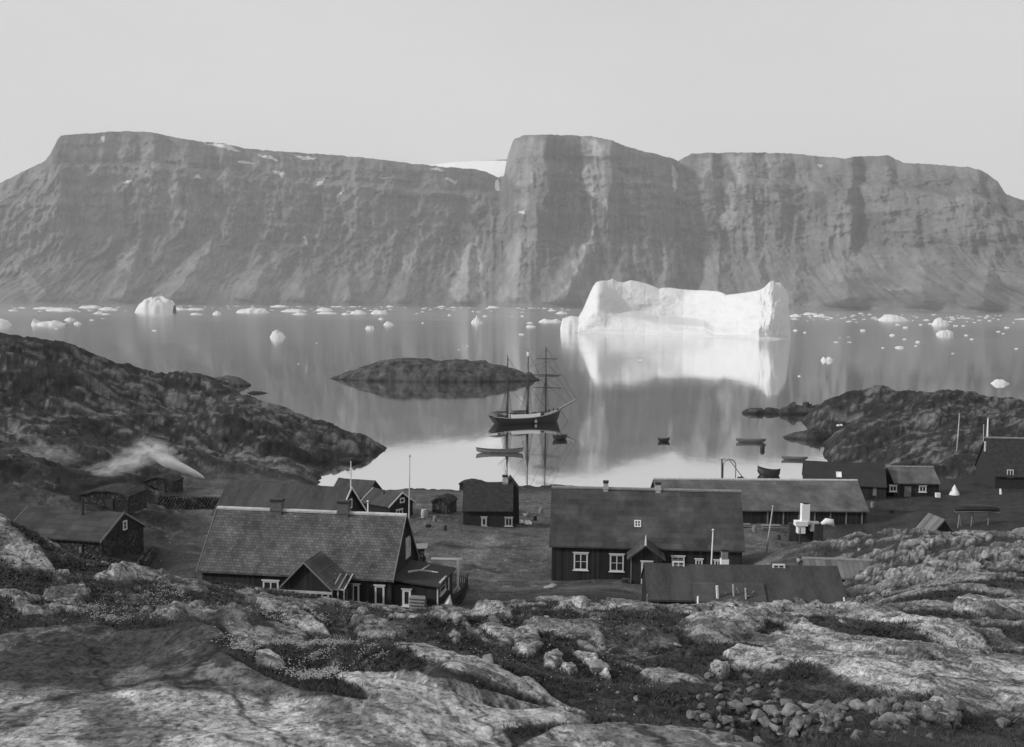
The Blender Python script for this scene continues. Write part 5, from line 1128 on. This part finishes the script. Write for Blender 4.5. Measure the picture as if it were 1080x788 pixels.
def cone_tent(px, py, w_px, h_px, d, label, mat='canvas', lean=0):
    c_ = P(px, py, d); c_.z = min(c_.z, gz(c_.x, c_.y) + .5) if c_.z > gz(c_.x, c_.y) + .5 else c_.z
    s_ = d / FPX; q = MB(); n_ = 14; W_ = w_px * s_ / 2; H_ = h_px * s_; vs = []; rg = random.Random(px)
    for lv in range(5):
        f = lv / 4
        for k in range(n_): a = 2 * math.pi * k / n_; rr2 = W_ * (1 - f) * (1 + .08 * math.cos(4 * a) * (1 - f)) + .03; vs.append((math.cos(a) * rr2 + lean * f * W_, math.sin(a) * rr2, H_ * f - (0.3 if lv == 0 else 0)))
    fs = [(l * n_ + k, l * n_ + (k + 1) % n_, (l + 1) * n_ + (k + 1) % n_, (l + 1) * n_ + k) for l in range(4) for k in range(n_)] + [tuple(4 * n_ + k for k in range(n_))]
    q.add(vs, fs); o = q.build('tent', M[mat], None); o.location = c_; return setp(o, label, 'tent')
cone_tent(1006.5, 522, 11.5, 11, 150, 'small pointed white tent right of the grey-roofed cottage')
cone_tent(471.5, 641, 11, 14, 84.5, 'little white canvas cone standing at the corner of the shingled house', lean=.55)
c_ = P(989, 523, 148); q = MB(); q.box(-.28, .28, -.25, .25, -.2, .32); q.box(-.31, .31, -.28, .28, .323, .38); o = q.build('crate', M['lime'], None); o.location = c_; setp(o, 'small white box standing on the grass left of the pointed tent', 'crate')
# white-washed stack with pale heaps in front of the storehouse
c_ = P(849, 549, 121); z0 = gz(c_.x, c_.y); r = empty('chimney_stack', (c_.x, c_.y, z0), label='white-washed square chimney stack rising from a low white base before the storehouse', cat='chimney'); tz = P(849, 531.5, 121).z - z0; bz = P(849, 549, 121).z - z0
MB().box(-.46, .42, -.4, .4, bz - .1, tz).build('flue', M['lime'], r); MB().box(-.26, .34, -.3, .3, tz, tz + .14).build('chimney_cap', M['iron'], r)
MB().box(-.88, -.04, -.45, .39, bz - 1.4, bz - .55).build('base_block', M['lime'], r); MB().box(.55, 1.5, -.4, .4, bz - 1.15, bz - .12).build('base_block', M['cream'], r)
q = MB(); q.box(-1.15, .2, -.55, .45, bz - .548, bz - .02); q.box(.2, .55, -.3, .4, bz - .4, bz - .06); q.build('ledge', M['lime'], r)
q = MB(); q.box(-1.6, 2.2, .46, .9, -.6, bz - .4); q.box(.95, 1.9, -.5, .44, -.6, bz - .3); q.build('lower_wall', M['darkwood'], r)
q = MB()
for (px, py, rr3) in ((872, 551, .75),):
    c2_ = P(px, py, 120)
    q.tube([c2_ + Vector((-.6, 0, -.15)), c2_ + Vector((-.1, 0, .1)), c2_ + Vector((.5, 0, 0)), c2_ + Vector((.75, 0, -.5))], [.15, .38, .42, .12], 8)
thing_mesh(q, 'canvas_bundle', 'canvas', 'white canvas bundle lying just right of the white chimney stack', 'bundle', smooth=True)
q = MB(); c2_ = gd(858, 118); zq = gz(c2_.x, c2_.y)
# white gallows-like frame and picket fence by the annexe
a = P(483, 614, 92); zb = gz(a.x, a.y); tz = P(483, 590.5, 92).z - zb
r = empty('signal_frame', (a.x, a.y, zb), R(-4), label='white T-shaped post with a long arm reaching over the annexe', cat='frame')
MB().tube([(0, 0, -.2), (0, 0, tz)], .09, 8).build('post', M['white'], r); MB().box(-2.3, .35, -.05, .05, tz, tz + .13).build('arm', M['white'], r)
for sx, sy in ((-.5, 0), (.45, -.1), (.1, .5)): MB().tube([(sx, sy, -.1), (0, 0, .75)], .05).build('brace', M['white'], r)
r = empty('picket_fence', gd(474, 95) + Vector((0, 0, gz(gd(474, 95).x, 95))), label='dark picket fence running out beside the white T-shaped post', cat='fence')
q = MB(); o0 = Vector(r.location); pts = [gd(473, 95), gd(494, 94.5), gd(488, 88), gd(479, 85)]
for i in range(3):
    a, b_ = pts[i], pts[i + 1]; n_ = int((b_ - a).length / .17)
    for k in range(n_):
        c2_ = a.lerp(b_, k / n_); z_ = gz(c2_.x, c2_.y); q.box(c2_.x - o0.x - .035, c2_.x - o0.x + .035, c2_.y - o0.y - .02, c2_.y - o0.y + .02, z_ - .3 - o0.z, z_ + 1.15 - o0.z)
    for zz_ in (.3, .95): q.tube([Vector((a.x, a.y, gz(a.x, a.y) + zz_)) - o0, Vector((b_.x, b_.y, gz(b_.x, b_.y) + zz_)) - o0], .05, 5)
q.build('pickets', M['darkwood'], r); q = MB()
for c2_ in pts: z_ = gz(c2_.x, c2_.y); q.box(c2_.x - o0.x - .07, c2_.x - o0.x + .07, c2_.y - o0.y - .07, c2_.y - o0.y + .07, z_ - .3 - o0.z, z_ + 1.35 - o0.z)
q.build('fence_posts', M['darkwood'], r)
# peat stack behind the shingled house
q = MB(); rg = random.Random(5); c2_ = gd(440, 100); z_ = gz(c2_.x, c2_.y)
for k in range(90):
    f = rg.random(); x = rg.uniform(-.8, .8) * (1 - f * .3); y = rg.uniform(-1, 1) * (1 - f * .3); s_ = rg.uniform(.12, .24); q.box(c2_.x + x - s_, c2_.x + x + s_, c2_.y + y - s_, c2_.y + y + s_, z_ + f * 1.9 - s_ * .6, z_ + f * 1.9 + s_ * .6)
thing_mesh(q, 'peat_stack', 'stonebig', 'square-sided stack of peat blocks behind the right gable of the shingled house', 'peat stack')
c2_ = gd(440, 100); q = MB(); q.slab(*[Vector((c2_.x, c2_.y, z_ + 2.1)) + Vector(v_) for v_ in ((-1, -1, 0), (1, -1, .05), (1, 1, .1), (-1, 1, 0))], .07); thing_mesh(q, 'board_cover', 'wood', 'pale boards laid over the top of the peat stack', 'boards')
for (px, py, w_, lab) in ((447, 537, .5, 'pale barrel standing by the little peat hut'), (449, 545, .35, 'low tub on the grass in front of the little peat hut')):
    c2_ = P(px, py, 134); z_ = gz(c2_.x, c2_.y); q = MB(); q.tube([(c2_.x, c2_.y, z_ - .1), (c2_.x, c2_.y, z_ + w_), (c2_.x, c2_.y, z_ + 2 * w_)], [w_ * .62, w_ * .75, w_ * .6], 12); thing_mesh(q, 'barrel', 'cream', lab, 'barrel')
# derrick on the quay
a = P(766, 507, 172); s_ = 172 / FPX; r = empty('quay_derrick', (a.x, a.y, a.z), label='timber hoisting frame with rounded hoop on the quay behind the storehouse', cat='hoist')
MB().tube([(-.7, 0, -1), (-.75, 0, 23 * s_)], .12).build('post', M['spar'], r)
q = MB(); q.tube([(-.55 + 0.0, 0, 0)] + [(.45 - 1.0 * math.cos(t_ * math.pi / 8), 0, 2.4 + 1.0 * math.sin(t_ * math.pi / 8)) for t_ in range(9)] + [(1.45, 0, .2)], .09); q.build('hoop', M['wood'], r)
MB().tube([(.45, 0, 3.3), (2.9, 0, .1)], .06).build('stay', M['spar'], r); MB().tube([(-1.0, 0, 3.3), (-.2, 0, 3.5)], .07).build('cross_arm', M['wood'], r)
q = MB(); q.box(-1, 3.2, -.9, .9, -.9, .12); q.tube([(2.6, -.9, .25), (2.6, .9, .25)], .35, 10); q.box(1.8, 2.2, -.3, .3, .12, .6); q.build('platform', M['darkwood'], r)
# junk on the shed roof
def onr(px, py): p_ = h11.onroof(px, py); W2 = Matrix.Translation(h11.o) @ Matrix.Rotation(h11.ang, 4, 'Z'); return W2 @ p_
for px, py, hh, lab in ((757, 632, .95, 'thick white upright among the clutter on the low shed roof'), (774, 630, .9, 'thin leaning upright in the middle of the shed-roof clutter'), (787, 633, .85, 'rightmost upright of the shed-roof clutter')):
    p_ = onr(px, py); q = MB(); q.tube([p_ - Vector((0, 0, .1)), p_ + Vector((-.08, 0, hh))], .06 if px > 760 else .1, 7); thing_mesh(q, 'post', 'white' if px < 760 else 'cream', lab, 'post')
q = MB(); rg = random.Random(9)
for k in range(16):
    p_ = onr(rg.uniform(759, 796), rg.uniform(626, 634)); d_ = Vector((rg.uniform(-.7, .7), rg.uniform(-.2, .2), rg.uniform(.05, .45))); q.tube([p_, p_ + d_], rg.uniform(.025, .05), 5)
thing_mesh(q, 'brushwood_heap', 'wood', 'tangle of sticks and brushwood heaped on the low shed roof', 'brushwood')
# things by the storehouse and the cottage
for k, (px, d, w_, h_, lab, mt) in enumerate(((818, 126, 2.2, .7, 'row of stacked boards leaning along the storehouse wall, left of the white stack', 'wood'), (903, 121, 1.2, .5, 'low heap of gear at the right foot of the storehouse', 'stone'), (555, 134, 1.4, .6, 'white-topped heap of goods right of the black house', 'canvas'), (780, 128, 3.5, .6, 'dark stack of timber along the storehouse wall beside the big house', 'wood'))):
    c2_ = gd(px, d); z_ = gz(c2_.x, c2_.y); q = MB(); rg = random.Random(k + 40)
    for j in range(14):
        if mt == 'wood': y0 = rg.uniform(-.4, .4); z1 = rg.uniform(0, h_); q.slab(*[Vector((c2_.x, c2_.y + y0, z_ + z1)) + Vector(v_) for v_ in ((-w_ / 2, 0, 0), (w_ / 2, 0, rg.uniform(-.1, .1)), (w_ / 2, .25, .05), (-w_ / 2, .25, .05))], .06)
        else: x = rg.uniform(-w_ / 2, w_ / 2); s_ = rg.uniform(.12, .3); q.tube([(c2_.x + x, c2_.y + rg.uniform(-.5, .5), z_ - .05), (c2_.x + x + .05, c2_.y, z_ + s_), (c2_.x + x, c2_.y, z_ + s_ * 2)], [s_, s_ * 1.1, s_ * .4], 7)
    thing_mesh(q, 'board_stack' if mt == 'wood' else 'goods_heap', mt, lab, 'stack' if mt == 'wood' else 'heap')

rg = random.Random(31)
for k, (px, d) in enumerate(((452, 128), (459, 131), (470, 126), (556, 140), (566, 137), (572, 143), (588, 118), (800, 124), (826, 121), (905, 118), (912, 119), (925, 142), (946, 138), (505, 147), (520, 150), (610, 112))):
    c2_ = gd(px, d); z_ = gz(c2_.x, c2_.y); e = rg.uniform(.22, .34); q = MB()
    if k % 3: q.tube([(0, 0, -.1), (0, 0, e * 1.3), (0, 0, e * 2.6)], [e * .85, e, e * .82], 10)
    else: q.tube([(-e * 1.4, 0, e * .9), (0, 0, e * .9), (e * 1.4, 0, e * .9)], [e * .82, e, e * .82], 10)
    o = q.build('barrel', M['wood' if k % 2 else 'darkwood']); o.location = (c2_.x, c2_.y, z_); o.rotation_euler = (0, 0, rg.uniform(0, 3)); setp(o, 'weathered wooden barrel left lying about on the village ground', 'barrel', 'barrels about the village ground')
# ------------------------------------------------------------------ boulders
def boulder_mesh(seed, mat, name='boulder'):
    rg = random.Random(seed); bm = bmesh.new()
    for k in range(13):
        v = Vector((rg.gauss(0, 1), rg.gauss(0, 1), rg.gauss(0, 1))).normalized(); v = Vector((v.x * rg.uniform(.7, 1.05), v.y * rg.uniform(.65, 1), v.z * rg.uniform(.55, .8))); bm.verts.new(v)
    bmesh.ops.convex_hull(bm, input=bm.verts); bmesh.ops.delete(bm, geom=[v for v in bm.verts if not v.link_faces], context='VERTS')
    bmesh.ops.bevel(bm, geom=list(bm.edges) + list(bm.verts), offset=.11, segments=2, affect='EDGES', profile=.6)
    bmesh.ops.triangulate(bm, faces=bm.faces); bmesh.ops.subdivide_edges(bm, edges=bm.edges, cuts=1)
    from mathutils import noise as mn
    for v in bm.verts: v.co += v.co.normalized() * .06 * mn.noise(v.co * 2.5 + Vector((seed, 0, 0))) + v.co.normalized() * .025 * mn.noise(v.co * 8 + Vector((seed, 5, 0)))
    me = bpy.data.meshes.new(name); bm.to_mesh(me); bm.free(); me.materials.append(mat)
    me.polygons.foreach_set('use_smooth', [True] * len(me.polygons)); return me
BM1 = [boulder_mesh(s_, M['rock']) for s_ in range(8)]; BM2 = [boulder_mesh(s_ + 20, M['rockpale']) for s_ in range(6)]
def put_boulder(px, py, w_px, meshes, label, group, rg, sink=.3, flatz=1.0):
    p_ = onto(px, py)
    if p_ is None: return
    s_ = w_px / 2 * p_.y / FPX; o = bpy.data.objects.new('boulder', rg.choice(meshes)); COL.objects.link(o); z_ = gz(p_.x, p_.y)
    o.location = (p_.x, p_.y, z_ + s_ * (.5 - sink) * flatz); o.scale = (s_, s_ * rg.uniform(.7, 1), s_ * flatz * rg.uniform(.75, 1.05)); o.rotation_euler = (rg.uniform(-.35, .35), rg.uniform(-.35, .35), rg.uniform(0, 6.28))
    return setp(o, label, 'boulder', group)
rg = random.Random(77)
for px, py, w_, lab in ((776, 710, 27, 'smooth rounded boulder standing clear of the grass in the middle foreground'), (715, 682, 12, 'pale upright stone in dark grass below the long low shed'), (679, 666, 8, 'small pale stone beneath the low shed, left of the upright one'), (580, 621, 17, 'flat-topped white boulder on the grass before the big house'), (567, 682, 17, 'biggest block of the rock cluster left of centre foreground'),
                         (671, 738, 10, 'wedge of white quartz lying in the dark grass'), (699, 722, 8, 'small round stone beside a white splinter'), (890, 658, 14, 'white domed boulder on the rock ledge below the low shed'), (478, 671, 14, 'egg-shaped pale boulder in the heather at mid foreground'), (516, 700, 24, 'low rounded stone in dark heather right of centre-left'), (545, 672, 16, 'square pale boulder on the left of the rock cluster'),
                         (587, 692, 18, 'flat pale slab right of the biggest block of the rock cluster'), (602, 706, 14, 'upright slab at the foot of the rock cluster'), (632, 706, 28, 'long tilted slab right of the rock cluster'), (1062, 750, 20, 'white stone at the right edge of the rubble'), (900, 600, 15, 'pale boulder above the batten-roofed shed'), (1040, 588, 20, 'broad pale slab on the lichen knoll near the right edge'), (1078, 565, 26, 'big pale rock at the right edge of the photo on the knoll')):
    put_boulder(px, py, w_, BM2, lab, None, rg, .25, .8)
for k in range(185):                                 # the rubble heap
    if k < 125: px = rg.gauss(895, 60); py = 742 + abs(rg.gauss(14, 17))
    else: px = rg.uniform(735, 830); py = rg.uniform(715, 775)
    if py < 738 + max(0, (px - 920)) * .12 and k < 125: py = 745 + rg.uniform(0, 40)
    if py > 787 or px > 1079: continue
    put_boulder(px, py, rg.uniform(9, 29) if k < 125 else rg.uniform(6, 17), BM1 if rg.random() < .75 else BM2, 'angular loose stone in the rubble heap at the lower right', 'loose stones of the rubble heap', rg, .3)
for k in range(46):
    px, py = rg.choice([(rg.uniform(640, 800), rg.uniform(690, 740)), (rg.uniform(560, 720), rg.uniform(650, 690)), (rg.uniform(830, 1075), rg.uniform(570, 625)), (rg.uniform(530, 660), rg.uniform(625, 660)), (rg.uniform(940, 1075), rg.uniform(690, 760))])
    put_boulder(px, py, rg.uniform(3.5, 9), BM2 if rg.random() < .6 else BM1, 'stray stone lying in the grass and heather of the foreground slope', 'stray stones on the foreground slope', rg, .25)
for k in range(70):
    px, py = rg.choice([(rg.uniform(440, 580), rg.uniform(548, 632)), (rg.uniform(160, 225), rg.uniform(545, 600)), (rg.uniform(550, 580), rg.uniform(535, 560))])
    put_boulder(px, py, rg.uniform(2, 6), BM1, 'stone half sunk in the open village ground', 'stones on the village ground', rg, .35, .6)

# ------------------------------------------------------------------ tundra growth and flowers
rs = np.random.RandomState(5)
rub = sstep(-4, 6, poly_sd(ppx, ppy, [(735, 718), (790, 712), (830, 748), (930, 738), (1010, 752), (1030, 800), (700, 800)]))
vegp = np.clip(1 - rock * 1.6, 0, 1) * (1 - .8 * rub) * sstep(-.35, .35, fbm(X / 3, Y / 4, 4, 505) + .1) * (D > 9) * (D < 74) * (ppx > -60) * (ppx < 1140) * np.where(D < 30, 1, .7)
area = np.gradient(X, axis=1) * np.gradient(Y, axis=0); wgt = vegp * area / D ** 1.15
pr_ = (wgt / wgt.sum()).ravel(); NT = 90000; idx = rs.choice(len(pr_), NT, p=pr_)
bx_, by_, bz_ = X.ravel()[idx], Y.ravel()[idx], Zt.ravel()[idx]
bx_ = bx_ + rs.uniform(-.02, .02, NT); dd_ = by_
hgt = rs.uniform(.4, 1.3, NT) * np.clip(.02 + dd_ * .0026, .05, .15) * (1 + .5 * gn(bx_ / 1.1, by_ / 1.1, 501))
NBl = 5; Vg = np.zeros((NT, NBl, 3, 3)); 
for k in range(NBl):
    a = rs.uniform(0, 6.28, NT); sp_ = rs.uniform(.5, 1.7, NT) * hgt; wd = .00055 * dd_ + .004
    ca2, sa2 = np.cos(a), np.sin(a); x0 = bx_ + ca2 * hgt * .3; y0 = by_ + sa2 * hgt * .3
    Vg[:, k, 0] = np.stack([x0 - sa2 * wd, y0 + ca2 * wd, bz_ - .03], -1); Vg[:, k, 1] = np.stack([x0 + sa2 * wd, y0 - ca2 * wd, bz_ - .03], -1)
    Vg[:, k, 2] = np.stack([x0 + ca2 * sp_, y0 + sa2 * sp_, bz_ + hgt * rs.uniform(.3, 1, NT)], -1)
tone_g = np.repeat((.028 + .02 * rs.rand(NT) + .02 * (gn(bx_ / 2, by_ / 2, 503) > .3)), NBl * 3)
gm, n, b = _base('tundra_blades'); at = n.nodes.new('ShaderNodeAttribute'); at.attribute_name = 'alb'; n.links.new(at.outputs['Fac'], b.inputs['Base Color']); b.inputs['Roughness'].default_value = .8; b.inputs['Specular IOR Level'].default_value = .2
o = np_mesh('tundra_grass', Vg.reshape(-1, 3), np.arange(NT * NBl * 3).reshape(-1, 3), gm, False, {'alb': tone_g}); setp(o, 'dark low grass and heather growing between the foreground rocks', 'grass', kind='stuff')
# pale flower heads in the hollow at the left
fz_ = 0
for poly, v in (([(230, 650), (300, 640), (380, 680), (450, 735), (430, 752), (330, 735), (280, 715), (245, 690)], 1.0), ([(60, 640), (200, 625), (260, 650), (230, 690), (100, 670)], .35), ([(350, 740), (480, 765), (520, 780), (400, 755)], .8)):
    fz_ = np.maximum(fz_, v * sstep(-3, 6, poly_sd(ppx, ppy, poly)))
cl = sstep(.05, .55, fbm(X / 1.4, Y / 1.4, 3, 511)); wgt = (fz_ * cl + .004 * (ppx < 700)) * np.clip(1 - rock * 1.5, 0, 1) * (D > 5.5) * (D < 60) * area / D ** 1.3
pr_ = (wgt / wgt.sum()).ravel(); NF = 8000; idx = rs.choice(len(pr_), NF, p=pr_); fx_, fy_, fz2 = X.ravel()[idx], Y.ravel()[idx], Zt.ravel()[idx]
r_ = (.0004 * fy_ + .005) * rs.uniform(.5, 1.4, NF); fh = rs.uniform(.05, .14, NF) + fy_ * .002; dirs = np.array([(1, 0, 0), (-1, 0, 0), (0, 1, 0), (0, -1, 0), (0, 0, .6), (0, 0, -.6)])
fx_ = fx_ + rs.uniform(-.03, .03, NF); ce = np.stack([fx_, fy_, fz2 + fh], -1); Vf = ce[:, None, :] + dirs[None] * r_[:, None, None]
of = np.array([(0, 2, 4), (2, 1, 4), (1, 3, 4), (3, 0, 4), (2, 0, 5), (1, 2, 5), (3, 1, 5), (0, 3, 5)]); Ff = (np.arange(NF)[:, None, None] * 6 + of[None]).reshape(-1, 3)
o = np_mesh('wild_flowers', Vf.reshape(-1, 3), Ff, plain('flower_heads', .34, .8, .3), False); setp(o, 'pale flower heads and lichen tufts in the hollow at the lower left', 'flowers', kind='stuff')

# ------------------------------------------------------------------ smoke
def smoke_mat(name, dens, nsc, cut, power=1.0, hard=False):
    m = bpy.data.materials.new(name); m.use_nodes = True; n = m.node_tree; n.nodes.clear()
    o = n.nodes.new('ShaderNodeOutputMaterial'); v = n.nodes.new('ShaderNodeVolumePrincipled'); n.links.new(v.outputs[0], o.inputs[1])
    v.inputs['Color'].default_value = (.95, .95, .95, 1); v.inputs['Anisotropy'].default_value = .1
    t = n.nodes.new('ShaderNodeTexCoord'); ln = n.nodes.new('ShaderNodeVectorMath'); ln.operation = 'LENGTH'; n.links.new(t.outputs['Object'], ln.inputs[0])
    nz = n.nodes.new('ShaderNodeTexNoise'); nz.inputs['Scale'].default_value = nsc; nz.inputs['Detail'].default_value = 8; nz.inputs['Roughness'].default_value = .62; nz.inputs['Distortion'].default_value = .8; n.links.new(t.outputs['Object'], nz.inputs['Vector'])
    fall = math_n(n, 'SUBTRACT', 1.0, ln.outputs['Value'], True)
    if hard: fall = math_n(n, 'MULTIPLY', fall, 4.0, True)
    nn_ = math_n(n, 'MULTIPLY', math_n(n, 'SUBTRACT', nz.outputs[0], cut, True), 3.0)
    n.links.new(math_n(n, 'MULTIPLY', math_n(n, 'MULTIPLY', fall, nn_), dens), v.inputs['Density']); return m
SM = smoke_mat('smoke_veil', 1.5, 2.8, .44); SF = smoke_mat('smoke_faint', .7, 3.0, .45); SJ = smoke_mat('steam_jet', 34.0, 1.6, .15); SJ2 = smoke_mat('steam_soft', 6.5, 2.4, .34); SJ3 = smoke_mat('steam_mid', 16.0, 2.0, .27)
sr = empty('smoke', P(214, 503, 150), label='white smoke drifting left over the stone huts from a bright pointed plume', cat='smoke', kind='stuff'); so_ = Vector(sr.location)
def ico(mat, c_, sc, rot, name='smoke_puff', taper=False):
    bm = bmesh.new(); bmesh.ops.create_icosphere(bm, subdivisions=3, radius=1.0)
    me = bpy.data.meshes.new(name); bm.to_mesh(me); bm.free(); me.materials.append(mat); o = bpy.data.objects.new(name, me); COL.objects.link(o); o.parent = sr
    o.location = c_ - so_; o.scale = sc; o.rotation_euler = rot; return o
s_ = 150 / FPX
ico(SJ2, P(177, 486.5, 150), (20 * s_, .9, 8 * s_), (0, R(24), 0), 'steam_plume'); ico(SJ3, P(188, 491.5, 150), (22 * s_, .8, 5.2 * s_), (0, R(24), 0), 'steam_plume'); ico(SJ, P(199, 496.5, 150), (17 * s_, .6, 3.8 * s_), (0, R(25), 0), 'steam_plume'); ico(SJ, P(207, 500, 150), (10 * s_, .4, 2.2 * s_), (0, R(26), 0), 'steam_plume')
for px, py, a, bb, an in ((163, 474, 20, 8, 14), (145, 482, 26, 9, -18), (118, 494, 34, 6.5, -14), (50, 481, 32, 9, 4), (14, 488, 26, 12, 0)):
    ico(SM if px > 100 else SF, P(px, py, 146), (a * s_ * 1.3, 2.4, bb * s_ * 1.7), (0, R(an), 0))

# ------------------------------------------------------------------ the air over the fjord
hm = bpy.data.materials.new('fjord_haze'); hm.use_nodes = True; n = hm.node_tree; n.nodes.clear()
o = n.nodes.new('ShaderNodeOutputMaterial'); v = n.nodes.new('ShaderNodeVolumePrincipled'); v.inputs['Color'].default_value = (.93, .93, .93, 1); v.inputs['Density'].default_value = 4.1e-5; v.inputs['Anisotropy'].default_value = .2
n.links.new(v.outputs[0], o.inputs[1]); q = MB(); q.box(-16500, 16500, -60, 14500, -12, 1250); hb_ = q.build('haze', hm); setp(hb_, 'thin pale haze over the fjord', 'haze', kind='stuff')
